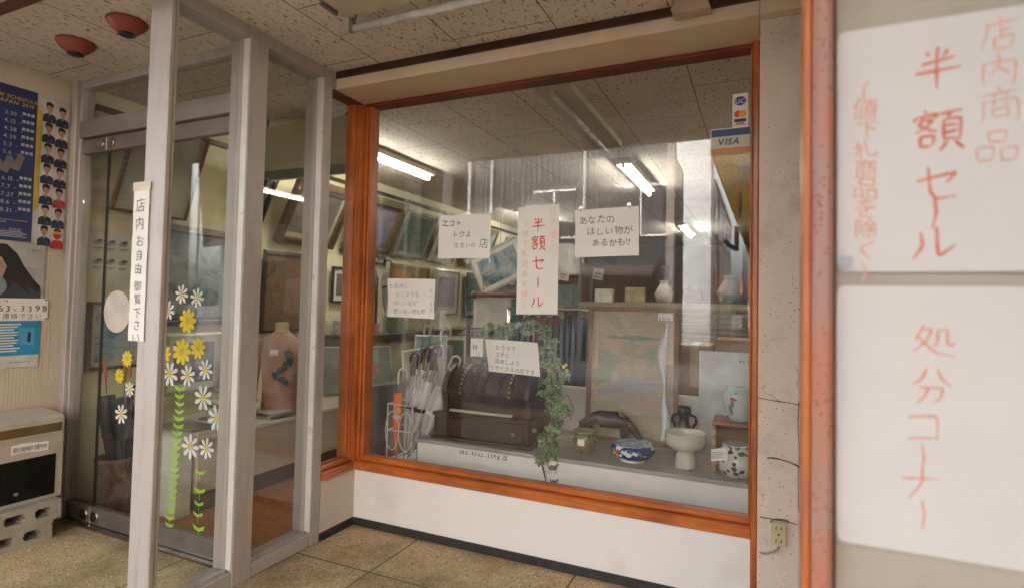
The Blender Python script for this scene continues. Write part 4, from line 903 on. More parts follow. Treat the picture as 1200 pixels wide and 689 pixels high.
umbrella((-2.085,2.92,.31),(-2.095,2.935,.80),'w',HW,palette('orange_white_cloth',[(.72,.12,.02),(.75,.16,.03),(.70,.66,.60)],7,.3,.6),'short orange and white umbrella at the left front of the rack',.026,.2)
umbrella((-2.01,2.93,.31),(-1.895,3.00,.96),'b',HP,CLR,'clear vinyl umbrella with a purple hooked handle',.052,.1,.72)
umbrella((-2.05,2.95,.31),(-1.985,3.02,1.0),'b',HB,CLR,'clear vinyl umbrella with a bright blue hooked handle',.050,-.2,.70)
umbrella((-2.03,3.00,.31),(-1.975,3.10,1.07),'w',HW,CLR,'clear vinyl umbrella with a white handle highest at the left',.046,2.9,.68)
umbrella((-1.98,3.02,.31),(-1.905,3.12,1.07),'w',mat('cream_handle',(.68,.62,.52),.3),CLR,'clear vinyl umbrella with a cream handle next to the purple one',.048,.3,.68)
umbrella((-2.06,3.04,.31),(-2.06,3.14,.92),'b',HBk,mat('black_cloth',(.02,.02,.025),.7),'black umbrella with black hooked handle at the rack back',.030,.4,.74)
umbrella((-2.01,3.06,.31),(-2.02,3.16,.93),'b',HBk,mat('maroon_cloth',(.12,.02,.03),.7),'dark maroon umbrella with black handle behind the clear ones',.030,2.6,.74)
umbrella((-1.965,2.96,.31),(-1.80,3.06,.90),'w',mat('clear_handle',(.6,.62,.63),.2),CLR,'clear vinyl umbrella leaning farthest right against the register',.056,.2,.74)
umbrella((-2.10,3.06,.31),(-2.11,3.16,.88),'b',HBk,mat('navy_cloth',(.03,.04,.09),.7),'navy umbrella with black handle in the rack corner',.030,3.0,.74)

# ---------------------------------------------------------------- ivy
LEAF=palette('variegated_leaf',[(.03,.085,.02),(.04,.11,.025),(.34,.40,.20),(.03,.09,.02),(.06,.15,.03),(.28,.34,.16)],38,1.2,.45)
t=thing('ivy_garland','trailing variegated artificial ivy hanging around the register','plant',U(648,400,1,2.98))
path=[U(a,b,1,y_) for a,b,y_ in[(566,392,3.14),(585,383,3.10),(606,386,3.06),(626,380,3.02),(640,390,3.0),(643,415,3.0),(652,438,2.98),(645,458,2.97),(656,480,2.96),(650,500,2.93),(640,520,2.88),(634,540,2.865),(640,560,2.86)]]
g=G(); g.tube([p+Vector((rnd.uniform(-.008,.008),0,0)) for p in path],.0028,6); g.tube([U(655,470,1,2.97),U(665,462,1,2.97),U(672,478,1,2.96),U(668,492,1,2.95)],.0022,6); g.tube([U(633,540,1,2.86),U(637,548,1,2.86),U(640,566,1,2.862),U(642,575,1,2.866)],.0025,6); g.obj('stem',mat('ivy_stem',(.05,.07,.03),.6),t,t)
g=G(); r2=random.Random(3)
def leaf(c,s,d,nrm):
    d=d.normalized(); n_=(nrm-d*nrm.dot(d)).normalized(); x_=d.cross(n_)
    out=[(0,0),(.25,-.12),(.52,.10),(.38,.30),(.50,.55),(.22,.62),(0,1.0),(-.22,.62),(-.50,.55),(-.38,.30),(-.52,.10),(-.25,-.12)]
    V=[g.bm.verts.new(c+x_*px*s+d*py*s-n_*(abs(px)*.28*s+.15*s*py*py)) for px,py in out]; m_=g.bm.verts.new(c+d*s*.4)
    for i in range(len(V)): f_=g.bm.faces.new((V[i],V[(i+1)%len(V)],m_)); f_.smooth=True
for k in range(len(path)-2):
    for q in range((26 if k%2 else 11) if k>3 else 14):
        u=r2.random(); c=path[k].lerp(path[k+1],u)+Vector((r2.gauss(0,.026),r2.uniform(-.035,.02),r2.gauss(0,.022)))
        if c.y<2.70: c.y=2.72
        leaf(c,r2.choice((r2.uniform(.024,.038),r2.uniform(.045,.066))),Vector((r2.gauss(0,1),r2.gauss(-.3,.5),r2.gauss(-.5,.8))),Vector((r2.gauss(0,.6),-1,r2.gauss(.3,.5))))
g.obj('foliage',LEAF,t,t)
g=G()
for k in range(9):
    c=U(655+r2.uniform(-14,14),431+r2.uniform(-4,4),1,2.96); g.sphere(c,.010,6)
g.obj('yellow_blossom',mat('blossom_yellow',(.62,.52,.05),.6),t,t)

# ---------------------------------------------------------------- ceramics
t=thing('lidded_jar','small olive relief jar with green rim and white price label','jar',(-.905,3.05,LZ))
g=G(); g.lathe([(.034,.001),(.040,.008),(.044,.02),(.058,.045),(.062,.07),(.057,.095),(.048,.108)],n=40); b=g.obj('jar_body',palette('olive_glaze',[(.10,.09,.03),(.22,.18,.07),(.30,.27,.14),(.12,.16,.09)],14,2,.3),t,local=True)
g=G(); g.lathe([(.046,.108),(.064,.112),(.066,.120),(.060,.126),(.052,.126),(.048,.118)],n=40); g.obj('rim',mat('celadon_rim',(.24,.32,.17),.3),t,local=True)
g=G(); g.box(-.018,-.066,.050,.020,-.0615,.085,.0008); g.obj('price_label',PAPER,t,local=True)
for a,nm in((0,''),(PI,'')):
    g=G(); g.tube([(math.cos(a)*.058,0,.09),(math.cos(a)*.075,0,.085),(math.cos(a)*.075,0,.065),(math.cos(a)*.06,0,.06)],.005,8); g.obj('handle',MATS['olive_glaze'],t,local=True)
# blue bowl
def flowers(name,base,cols,scale,th=.45):
    m,t_,b=nt(name); b.inputs['Roughness'].default_value=.12; tc=N(t_,'ShaderNodeTexCoord'); v=N(t_,'ShaderNodeTexVoronoi',Scale=scale); L(t_,tc.outputs['Object'],v.inputs['Vector'])
    n_=N(t_,'ShaderNodeTexNoise',Scale=scale*.6,Detail=3,Distortion=1.5); L(t_,tc.outputs['Object'],n_.inputs['Vector'])
    sp=N(t_,'ShaderNodeSeparateColor'); L(t_,v.outputs['Color'],sp.inputs[0]); r=N(t_,'ShaderNodeValToRGB'); r.color_ramp.interpolation='CONSTANT'; e=r.color_ramp.elements
    for i,c in enumerate(cols):
        p=i/len(cols)
        if i<2: e[i].position=p; e[i].color=c4(c)
        else: x=e.new(p); x.color=c4(c)
    L(t_,sp.outputs[0],r.inputs[0]); lt=N(t_,'ShaderNodeMath',operation='LESS_THAN'); ad=N(t_,'ShaderNodeMath',operation='MULTIPLY_ADD'); ad.inputs[1].default_value=.5; L(t_,n_.outputs['Fac'],ad.inputs[0]); L(t_,v.outputs['Distance'],ad.inputs[2])
    L(t_,ad.outputs[0],lt.inputs[0]); lt.inputs[1].default_value=th; x=N(t_,'ShaderNodeMix',data_type='RGBA'); x.inputs[6].default_value=c4(base); L(t_,r.outputs[0],x.inputs[7]); L(t_,lt.outputs[0],x.inputs[0]); L(t_,x.outputs[2],b.inputs['Base Color']); MATS[name]=m; return m
t=thing('porcelain_bowl','deep blue porcelain bowl with red and white painted flowers','bowl',(-.625,3.02,LZ))
g=G(); g.lathe([(.060,.001),(.066,.003),(.068,.014),(.088,.022),(.112,.045),(.118,.066),(.108,.082),(.101,.088),(.098,.086),(.104,.078),(.110,.064),(.10,.045),(.06,.03),(.0,.026)],n=56,caps=False); g.obj('bowl_body',flowers('blue_imari',(.015,.045,.22),[(.70,.70,.68),(.60,.10,.04),(.70,.72,.70),(.05,.28,.30),(.75,.74,.70)],21,.60),t,local=True)
g=G(); g.lathe([(.0995,.0865),(.1035,.089),(.1005,.092),(.096,.089)],n=56); g.obj('rim',mat('white_blue_rim',(.55,.62,.66),.15,0,(.12,.25,.40),40),t,local=True)
g=G(); g.lathe([(.059,-.0),(.067,.0),(.068,.012),(.062,.012)],n=40); g.obj('foot_ring',mat('porcelain_white',(.70,.71,.69),.12),t,local=True)
def petal_on(R_,a,z,s,g,fl=.5,off=.0012):
    a=R(a); c=Vector((math.cos(a)*R_,math.sin(a)*R_,z)); n_=Vector((math.cos(a),math.sin(a),0)); x_=Vector((-math.sin(a),math.cos(a),0)); g.bm.faces.new([g.bm.verts.new(c+n_*off+x_*math.cos(q*PI/5)*s+Vector((0,0,1))*math.sin(q*PI/5)*s*fl) for q in range(10)])
for nm_,mt_,spots in (('red_blossom',mat('imari_red',(.55,.09,.03),.2),[(238,.060,.012),(243,.068,.010),(233,.066,.010),(240,.052,.009),(305,.05,.010)]),('white_leaf',mat('imari_white',(.72,.74,.70),.2),[(256,.066,.011),(262,.062,.012),(268,.058,.012),(275,.055,.010),(284,.064,.010),(290,.060,.010),(226,.052,.010),(250,.046,.009)]),('teal_leaf',mat('imari_teal',(.06,.32,.28),.2),[(225,.068,.011),(296,.068,.010),(300,.06,.010),(230,.044,.008)])):
    g=G()
    for a_,z_,s_ in spots: petal_on(.1165 if z_>.054 else .112,a_,z_,s_,g,.8,.004)
    g.obj(nm_,mt_,t,local=True)
# compote
POR=mat('cream_porcelain',(.66,.64,.55),.15,0,(.62,.60,.50),4)
t=thing('footed_bowl','cream footed bowl with blue flower spray beside the blue bowl','bowl',(-.352,3.02,LZ))
g=G(); g.lathe([(.050,.001),(.053,.004),(.050,.04),(.047,.075),(.050,.088),(.072,.098),(.096,.115),(.103,.145),(.100,.170),(.104,.178),(.101,.181),(.095,.170),(.095,.14),(.06,.115),(0,.11)],n=48,caps=False); g.obj('bowl_body',POR,t,local=True)
g=G(); BF=mat('blue_flower_print',(.06,.14,.32),.2)
for k in range(12):
    a=R(200+rnd.uniform(-22,30)); z=.06+k*.008; r_=.0515 if z<.09 else .1045*min(1,.62+ (z-.09)*4.5); g.sphere((math.cos(a)*r_,math.sin(a)*r_,z),.006,6)
g.obj('flower_print',BF,t,local=True)
# dark vase behind
t=thing('bronze_vase','small dark bronze vase with lugs behind the footed bowl','vase',(-.385,3.22,LZ))
g=G(); g.lathe([(.05,.001),(.055,.01),(.040,.03),(.062,.08),(.060,.12),(.036,.165),(.026,.20),(.030,.235),(.040,.245),(.036,.278),(.02,.280)],n=12); g.obj('vase_body',mat('dark_bronze',(.045,.038,.028),.35,.6,(.09,.07,.04),10,bump=.6,bsc=40),t,local=True)
for s in(-1,1):
    g=G(); g.tube([(s*.028,0,.235),(s*.06,0,.225),(s*.066,0,.195),(s*.045,0,.165)],.008,8); g.obj('lug',MATS['dark_bronze'],t,local=True)
# horse figurine
t=thing('horse_figurine','dark bronze grazing horse figurine behind the jar and blue bowl','figurine',(-.82,3.22,LZ))
V=[(.02,0,.165),(-.06,0,.172),(-.120,0,.168),(.085,0,.176),(.125,0,.150),(.165,0,.105),(.200,0,.058),(-.150,.0,.14),(-.172,0,.07),(.185,.012,.115)]
E_=[(0,1),(1,2),(0,3),(3,4),(4,5),(5,6),(2,7),(7,8)]
Rr=[.046,.045,.045,.040,.028,.020,.014,.012,.006,.008]
V=V[:9]; Rr=Rr[:9]
def legs(i,y,pts):
    k=i
    for (x,z,r) in pts: V.append((x,y,z)); Rr.append(r); E_.append((k,len(V)-1)); k=len(V)-1
legs(3,.030,[(.096,.120,.026),(.086,.068,.014),(.094,.028,.009),(.092,.004,.012)]); legs(3,-.032,[(.104,.120,.026),(.126,.068,.014),(.112,.028,.009),(.116,.004,.012)])
legs(2,.030,[(-.118,.13,.030),(-.103,.085,.016),(-.135,.045,.010),(-.125,.004,.012)]); legs(2,-.032,[(-.132,.13,.030),(-.124,.085,.016),(-.150,.045,.010),(-.142,.004,.012)])
me=bpy.data.meshes.new('horse_body'); me.from_pydata(V,E_,[]); o=bpy.data.objects.new('horse_body',me); COL.objects.link(o); o.parent=t
sk=o.modifiers.new('skin','SKIN'); 
for v,r_ in zip(me.skin_vertices[0].data,Rr): v.radius=(r_,r_)
me.skin_vertices[0].data[0].use_root=True
o.modifiers.new('sub','SUBSURF').render_levels=2; o.modifiers['sub'].levels=2; sk.use_smooth_shade=True; me.materials.append(mat('bronze_horse',(.095,.062,.048),.38,.55,(.05,.034,.028),12)); t.rotation_euler=(0,0,R(4))
g=G(); g.tube([(.145,0,.145),(.120,0,.180),(.08,0,.208)],[.005,.012,.006],8,ru=.5); g.obj('mane',MATS['bronze_horse'],o,local=True)
for s in(-1,1):
    g=G(); g.cyl((.165,s*.010,.115),(.160,s*.016,.142),.006,.001,n=8); g.obj('ear',MATS['bronze_horse'],o,local=True)

# ---------------------------------------------------------------- framed landscape under plastic
def picture(name,label,w,h,loc,rot,fm,art,border=0,bm_=None,fwid=.03,dep=.025,cat='picture',group=None,inner=None):
    t=thing(name,label,cat,loc,rot,group)
    a,b=w/2,h/2
    for i,(sx,sy) in enumerate(((1,0),(0,1),(-1,0),(0,-1))): pass
    g=G()
    def bar(o0,o1,i0,i1,z0,z1):
        vs=[g.bm.verts.new((x,y,z)) for (x,y,z) in((*o0,z0),(*o1,z0),(*i1,z0),(*i0,z0),(*o0,z1*.75),(*o1,z1*.75),(*i1,z1),(*i0,z1))]
        q=[(3,2,1,0),(4,5,6,7),(0,1,5,4),(1,2,6,5),(2,3,7,6),(3,0,4,7)]; g._tag([g.bm.faces.new([vs[k] for k in f_]) for f_ in q])
    O=[(-a,-b),(a,-b),(a,b),(-a,b)]; I=[(-a+fwid,-b+fwid),(a-fwid,-b+fwid),(a-fwid,b-fwid),(-a+fwid,b-fwid)]
    for i in range(4): bar(O[i],O[(i+1)%4],I[i],I[(i+1)%4],-dep*.2,dep)
    g.obj('frame',fm,t,local=True)
    if inner:
        g=G(); k=fwid; 
        for (x0,y0,x1,y1) in((-a+k,-b+k,a-k,-b+k+.008),(-a+k,b-k-.008,a-k,b-k),(-a+k,-b+k+.008,-a+k+.008,b-k-.008),(a-k-.008,-b+k+.008,a-k,b-k-.008)): g.box(x0,y0,.0,x1,y1,dep*.7)
        g.obj('gilt_slip',inner,t,local=True)
    if border: g=G(); g.box(-a+fwid,-b+fwid,-.004,a-fwid,b-fwid,.003); g.obj('mount_board',bm_,t,local=True)
    g=G(); k=fwid+border; g.box(-a+k,-b+k,-.003,a-k,b-k,.005); ar=g.obj('artwork',art,t,local=True)
    return t
OAK=wood('oak_frame',(.22,.085,.035),(.36,.15,.065),.45,axis=2)
LAND=palette('faded_landscape',[(.20,.25,.12),(.46,.36,.20),(.54,.40,.25),(.30,.33,.19),(.52,.32,.22),(.50,.44,.30)],3.4,1.8,.55,(1.1,1.1,2.6))
A=U(687,531,1,3.36); B=U(796,366,1,3.36)
cx_,cz_=(A.x+B.x)/2,(A.z+B.z)/2; W_=abs(B.x-A.x)+.0; H_=.81
t=picture('framed_landscape','oak framed faded landscape scroll wrapped in clear plastic','',0,(0,0,0),(0,0,0),OAK,LAND) if 0 else picture('framed_landscape','oak framed faded landscape wrapped in clear plastic behind the horse figurine',W_,H_,(cx_,3.36,LZ+H_/2+.01),(R(87),0,0),OAK,LAND,.0,None,.026,.022)
g=G()
for ox,oy,a_,b_,cc in((.02,-.05,.19,.035,(.42,.40,.42)),(-.06,-.11,.15,.035,(.36,.37,.33)),(.08,-.16,.16,.05,(.47,.34,.26)),(-.13,-.22,.08,.06,(.40,.38,.20)),(.0,.22,.16,.012,(.22,.24,.17)),(.14,.14,.05,.02,(.30,.36,.22)),(-.16,.05,.04,.09,(.30,.38,.20)),(-.10,-.02,.02,.03,(.52,.50,.46)),(.10,.30,.10,.02,(.50,.36,.27))):
    pts=[(ox+math.cos(q*PI/10)*a_*(1+.22*math.sin(q*2.3+ox*40)),oy+math.sin(q*PI/10)*b_*(1+.35*math.sin(q*1.7+oy*30))) for q in range(20)]
    pts=[(max(-W_/2+.03,min(W_/2-.03,x)),max(-H_/2+.03,min(H_/2-.03,y))) for x,y in pts]
    g.m(mat('brush_%d'%(len(g.mats)),cc,.7,0,tuple(v*.75+.08 for v in cc),18)).poly(pts,.0054+len(g.mats)*.0002)
g.obj('brushwork',LAND,t,local=True)
g=G()
for k in range(46): zz=-H_/2+.03+k*(H_-.06)/46; g.box(-W_/2+.028,zz,.0075,W_/2-.028,zz+.0035,.0085)
g.obj('reed_weave',clear_plastic('pale_thread',.06,(.55,.47,.34),.7),t,local=True)
g=G()
g.sheet(W_+.01,H_+.01,30,46,lambda u,v:(0,0,.026+.004*noise.noise(Vector((u*6,v*2.4,2)))+(.010*math.exp(-((u-.88-.03*math.sin(v*7))/.035)**2))+.0015*noise.noise(Vector((u*9,v*3,7)))),th=.0003)
m_=film('wrap_film',.04,(.9,.9,.9),.06); o=g.obj('plastic_wrap',m_,t,local=True)
for p in o.data.polygons: p.use_smooth=True
g=G(); g.sheet(.034,H_*.84,8,60,lambda u,v:((.010*math.sin(v*7)+.006*math.sin(v*15)+(u-.5)*.014*math.sin(v*11)),0,.012*math.sin(u*PI)+.003*math.sin(v*12+u*4)),th=.0004); o=g.obj('plastic_fold',film('fold_film',.75),t,local=True); o.location=(W_/2-.075,-.02,.034)
for p in o.data.polygons: p.use_smooth=True
g=G(); g.sheet(.085,.045,2,2,None); o=g.obj('price_label',PAPER,t,local=True); o.location=(W_/2-.075,H_/2-.055,.040)
g=G(); write(g,'5500',-.036,-.012,.030,.0008,.006,1); g.obj('lettering',mat('pink_ink',(.45,.05,.12),.6),o,local=True)
# white square board, wooden box, jars
t=thing('white_board','square white panel with small inked corner note behind the flower jar','panel',(-.155,3.40,LZ)); 
g=G(); g.box(-.325,3.385,LZ+.185,.06,3.40,LZ+.578,.002); g.obj('panel_sheet',mat('glossy_white',(.70,.70,.67),.15),t,t)
g=G(); g.m(INKBL); write(g,'¥6,500',.0,0,.026,0,.0,1); o=g.obj('lettering',INKBL,t,local=True); o.location=(.045-.0,-.0162,.53); o.rotation_euler=FACE_B
g=G(); g.cyl((-.18,3.383,LZ+.215),(-.18,3.385,LZ+.215),.016,n=16); g.cyl((-.05,3.383,LZ+.55),(-.05,3.385,LZ+.55),.006,n=12); g.obj('round_seal',PAPER,t,t)
g=G(); g.box(-.32,3.37,LZ,.06,3.42,LZ+.184,.003); single(g,'board_support',WHITE,'plain white block holding up the square white panel','block',(-.13,3.4,LZ))
t=thing('wooden_box_stand','open wooden box used as a stand under the flower jar','box',(-.10,3.12,LZ))
PINE=wood('pine_box',(.38,.17,.07),(.55,.28,.13),.5,axis=0)
g=G(); g.box(-.222,3.02,LZ+.001,-.205,3.24,LZ+.232,.002); g.obj('side_board',PINE,t,t)
g=G(); g.box(.025,3.02,LZ+.001,.042,3.24,LZ+.232,.002); g.obj('side_board',PINE,t,t)
g=G(); g.box(-.224,3.018,LZ+.2325,.044,3.242,LZ+.248,.002); g.obj('top_board',PINE,t,t)
g=G(); g.box(-.204,3.225,LZ+.001,.024,3.239,LZ+.231); g.obj('back_board',PINE,t,t)
g=G(); [g.box(-.2225,3.0168,LZ+.035+k*.05,-.2045,3.0178,LZ+.06+k*.05) for k in range(4)]; g.obj('finger_joint',mat('end_grain',(.62,.36,.18),.6),t,t)
CEL=mat('pale_celadon',(.60,.66,.64),.12,0,(.56,.62,.60),3)
t=thing('flower_jar','pale grey ceramic jar painted with red flower on the wooden box','jar',(-.098,3.12,LZ+.2485))
g=G(); g.lathe([(.048,.0),(.052,.003),(.060,.03),(.082,.085),(.088,.12),(.080,.148),(.062,.160),(.058,.163),(.060,.172),(.064,.176),(.058,.176),(.05,.165)],n=48); g.obj('jar_body',CEL,t,local=True)
g=G(); 
def petal_old(R_,a,z,s,g,fl=.5): 
    a=R(a); c=Vector((math.cos(a)*R_,math.sin(a)*R_,z)); n_=Vector((math.cos(a),math.sin(a),0)); x_=Vector((-math.sin(a),math.cos(a),0)); g.bm.faces.new([g.bm.verts.new(c+n_*.0012+x_*math.cos(q*PI/5)*s+Vector((0,0,1))*math.sin(q*PI/5)*s*fl) for q in range(10)])
for k in range(5): petal_on(.0865,248+k%3*5,.115+k%2*.006,.011,g)
g.obj('red_blossom',mat('blossom_red',(.62,.10,.06),.3),t,local=True)
g=G()
for k in range(16): petal_on(.0855-.012*abs(k-8)/8*.6,238+k*1.2+rnd.uniform(-6,6),.048+k*.0062,.008,g,1.4)
g.obj('leaf_print',mat('blue_grey_leaf',(.14,.20,.25),.3),t,local=True)
t=thing('patterned_jar','white jar with green and orange leaf pattern low in the window corner','jar',(-.105,2.985,LZ))
g=G(); g.lathe([(.05,.0),(.055,.002),(.075,.02),(.098,.055),(.104,.085),(.095,.115),(.070,.135),(.064,.140),(.066,.150),(.070,.156),(.06,.158),(.052,.15)],n=48); g.obj('jar_body',flowers('leaf_porcelain',(.70,.68,.60),[(.05,.10,.08),(.48,.22,.05),(.06,.12,.10),(.04,.07,.10)],30,.66),t,local=True)
g=G(); g.lathe([(.064,.152),(.070,.1565),(.066,.159),(.06,.157)],n=40); g.obj('rim',CEL,t,local=True)
g=G(); g.sheet(.085,.06,5,3,lambda u,v:(0,0,.006*math.sin(u*3))); o=g.obj('leaflet',PAPER,t,local=True); o.location=(-.075,-.09,.115); o.rotation_euler=(R(60),R(-14),R(-20))
g=G(); [g.rect(-.035,-.018+k*.009,.03-.01*(k%2),-.015+k*.009,.0075) for k in range(4)]; g.obj('leaflet_print',INKBL,o,local=True)
# ================================================================== the shop interior
def onwall(px0,py0,px1,py1): # region of the left wall measured in the photo
    a=U(px0,py0,0,-3.75); b=U(px1,py1,0,-3.75); return a,b
def rotL(tilt): return (R(90+tilt),0,R(90))
GOLD=mat('gilt_frame',(.30,.19,.07),.4,.5,(.20,.12,.04),30); DBR=mat('dark_brown_frame',(.035,.018,.012),.35); BRF=mat('brown_frame',(.13,.075,.035),.4,0,(.08,.045,.02),20); WHF=mat('white_frame',(.52,.50,.45),.4); SIL=mat('silver_frame',(.42,.40,.36),.35,.6); GRF=mat('green_gold_frame',(.13,.12,.05),.4,.3)
REDFR=mat('red_frame',(.25,.03,.025),.4)
MNT=mat('cream_mount',(.46,.43,.35),.8); MNG=mat('grey_mount',(.26,.27,.25),.8)
ART=[palette('art_snow',[(0.020,0.024,0.027),(0.068,0.095,0.122),(0.150,0.218,0.272),(0.286,0.286,0.272),(0.034,0.034,0.034)],4,1.8,seed=1),
palette('art_flowers',[(0.020,0.014,0.010),(0.109,0.061,0.027),(0.204,0.088,0.048),(0.068,0.082,0.041),(0.258,0.190,0.109)],9,1.5,seed=2),
palette('art_still',[(0.027,0.024,0.020),(0.095,0.088,0.075),(0.177,0.150,0.122),(0.054,0.061,0.082)],4,1,seed=3),
palette('art_violet',[(0.068,0.048,0.082),(0.150,0.170,0.258),(0.272,0.204,0.245),(0.068,0.102,0.068)],7,1.5,seed=4),
palette('art_green',[(0.014,0.041,0.034),(0.034,0.095,0.075),(0.082,0.122,0.068),(0.204,0.204,0.150)],5,1.5,seed=5),
palette('art_orange',[(0.286,0.082,0.020),(0.374,0.190,0.041),(0.068,0.136,0.054),(0.408,0.306,0.170)],6,1.2,seed=6),
palette('art_sea',[(0.034,0.082,0.122),(0.082,0.170,0.218),(0.306,0.340,0.340),(0.136,0.170,0.170)],4,2,seed=7),
palette('art_pinkgreen',[(0.027,0.136,0.068),(0.068,0.218,0.122),(0.340,0.122,0.136),(0.170,0.054,0.054)],9,1.5,seed=8)]
def wp(label,a,b,fm,art,tilt=0,border=0,bm_=None,fw_=.035,x=-3.742,inner=None,dep=.025):
    w=abs(b.y-a.y); h=abs(a.z-b.z)
    # leaning out: lower edge stays near the wall
    lift=math.sin(R(tilt))*h/2; t=picture('framed_picture',label,w,h,(x+.012+lift,(a.y+b.y)/2,min(a.z,b.z)+math.cos(R(tilt))*h/2),rotL(tilt),fm,art,border,bm_,fw_,dep,group='pictures on the left shop wall',inner=inner); return t
V3=lambda y,z:Vector((0,y,z))
wp('big dark framed snowy branch picture with silver line seen through the daisies',V3(2.42,1.80),V3(3.02,1.10),DBR,ART[0],0,.03,mat('black_mount',(.03,.03,.03),.6),.03,inner=SIL)
wp('dark framed flower painting above the mannequin shoulder',V3(3.28,1.70),V3(3.86,1.02),DBR,ART[1],3,0,None,.028)
wp('large brown gilt framed still life leaning out above the mannequin',V3(3.40,2.38),V3(4.08,1.79),BRF,ART[2],27,.05,MNT,.05,inner=GOLD,dep=.05)
wp('green gilt framed violet flower painting next behind the still life',V3(4.22,2.40),V3(4.92,1.80),GRF,ART[3],27,.02,GOLD,.06,inner=GOLD,dep=.05)
wp('dark teal landscape picture leaning out third along the top row',V3(5.02,2.36),V3(5.62,1.80),SIL,ART[4],24,.04,MNG,.03)
wp('cream mounted small picture fourth along the top row',V3(5.75,2.36),V3(6.35,1.80),MNT,ART[2],24,.06,MNT,.03)
wp('wide gold picture near the far end of the top row',V3(6.5,2.40),V3(7.3,1.80),GOLD,ART[0],22,.0,None,.05)
wp('orange and green abstract picture in the middle row',V3(5.0,1.72),V3(5.75,1.30),GOLD,ART[5],4,0,None,.03)
wp('small white mounted print beside the hanging umbrella',V3(4.10,1.62),V3(4.38,1.28),DBR,ART[2],2,.05,WHITE,.014)
wp('pale print in a thin silver frame behind the square notice',V3(5.9,1.72),V3(6.5,1.15),SIL,ART[3],3,.08,MNT,.016)
wp('tall dark print far along the middle row',V3(6.7,1.72),V3(7.3,1.10),DBR,ART[4],3,.05,MNG,.03)
wp('red framed small picture high on the wall behind the door glass',V3(3.02,2.20),V3(3.22,1.93),REDFR,ART[6],12,.03,MNT,.025)
wp('large plain cream panel leaning out high behind the door glass',V3(2.12,2.44),V3(2.62,1.84),BRF,palette('art_plain',[(.40,.42,.30),(.50,.50,.40)],2,.5),22,0,None,.016)
wp('framed blue green landscape low behind the oval sticker',V3(2.02,1.26),V3(2.36,.84),DBR,ART[6],0,.03,MNT,.02)
wp('white mounted floral print low behind the door glass',V3(2.50,1.05),V3(2.95,.62),SIL,ART[3],2,.05,WHITE,.02)
wp('small pale calligraphy print under the snowy branch picture',V3(2.62,1.075),V3(3.05,1.055+.0),SIL,ART[2]) if 0 else None
t=thing('wall_leaflet','cream sheet with six dark shoe photos on the shop wall','poster',(-3.755,2.155,1.53),FACE_L)
g=G(); g.sheet(.25,.35,4,4,lambda u,v:(0,0,.003)); g.obj('paper_sheet',mat('cream_sheet',(.58,.58,.46),.7),t,local=True)
g=G()
for i in range(3):
    for j in range(2): g.m(GREYM).disc(-.075+i*.075,.10-j*.12,.030,.004,14,.018,.3); g.m(INK).disc(-.07+i*.075,.107-j*.12,.018,.0045,12,.008,.5); g.m(INKBL).rect(-.10+i*.075,.06-j*.12,-.05+i*.075,.066-j*.12,.004); g.rect(-.10+i*.075,.05-j*.12,-.06+i*.075,.054-j*.12,.004)
g.obj('shoe_print',INK,t,local=True)
# dado rail / picture rail
g=G(); g.box(-3.758,2.0,2.44,-3.73,8.9,2.475,.003); single(g,'picture_rail',DBR,'dark brown picture rail along the top of the left shop wall','rail',(-3.74,5,2.44))
# long counter with toe board
t=thing('long_counter','long beige counter with dark toe board along the left shop wall','counter',(-3.4,4.5,0))
g=G(); g.box(-3.755,2.32,.115,-3.10,8.0,.425); g.obj('counter_front',COUNTER,t,t)
g=G(); g.box(-3.755,2.305,.4255,-3.085,8.0,.455,.004); g.obj('counter_top',mat('beige_top',(.60,.54,.44),.35,0,(.55,.49,.40),4),t,t)
g=G(); g.box(-3.755,2.34,-.0,-3.12,8.0,.1145); g.obj('toe_board',DARKTOE,t,t)
g=G(); g.box(-3.52,2.20,-.002,-3.12,2.30,.47,.004); single(g,'white_box_end',WHITE,'plain white box standing at the near end of the counter','box',(-3.3,2.25,0))
# magazines, cd cases
def books(x,y,z,n,label,w=.15,d=.14,cols=((.55,.55,.50),(.25,.28,.25),(.60,.58,.50),(.12,.15,.20),(.5,.3,.25)),name='book_stack'):
    t=thing(name,label,'books',(x,y,z)); zz=z
    for k in range(n):
        hh=rnd.uniform(.010,.024); a=rnd.uniform(-.03,.03); c=cols[k%len(cols)]; g=G(); g.box(x-w/2+a,y-d/2+a*.5,zz,x+w/2+a,y+d/2+a*.5,zz+hh-.001,.001); g.obj('book',mat('cover_%d'%(k%len(cols)),c,.5),t,t); zz+=hh
    return zz
books(-3.25,2.58,.455,11,'tall stack of thin pale cases on the counter beside the lowest daisies',.17,.15)
books(-3.38,2.80,.455,12,'second stack of pale cases behind the first on the counter',.17,.15)
books(-3.30,2.42,.455,2,'two yellow green magazines lying at the counter end',.3,.2,((.40,.40,.10),(.55,.52,.40)))
books(-3.22,2.98,.455,3,'low pile of white papers beside the mannequin base',.20,.16,((.62,.58,.52),(.55,.50,.44)))
# mannequin torso with sweatshirt
t=thing('mannequin_torso','tailor mannequin torso wearing a dusty pink sweatshirt on the counter','mannequin',(-3.27,3.03,.455),(0,0,R(38)))
t.scale=(.78,.78,1); t.location.y=3.095
g=G(); g.loft([((0,0,.0),.10,.08),((0,0,.02),.14,.11),((0,0,.10),.15,.11),((0,0,.52),.12,.08),((0,0,.575),.085,.075),((0,0,.60),.066,.064),((0,0,.63),.060,.062),((0,0,.662),.064,.066),((0,0,.672),.05,.05)]); g.obj('torso_form',mat('tan_jersey',(.50,.36,.22),.8),t,local=True)
g=G(); secs=[]
for z,rx,ry in((-.015,.172,.135),(.0,.176,.138),(.03,.170,.132),(.12,.160,.125),(.25,.160,.122),(.36,.170,.122),(.45,.190,.118),(.50,.186,.108),(.535,.165,.096),(.565,.125,.086),(.587,.092,.076),(.595,.078,.070)): secs.append(((0,0,z),rx,ry))
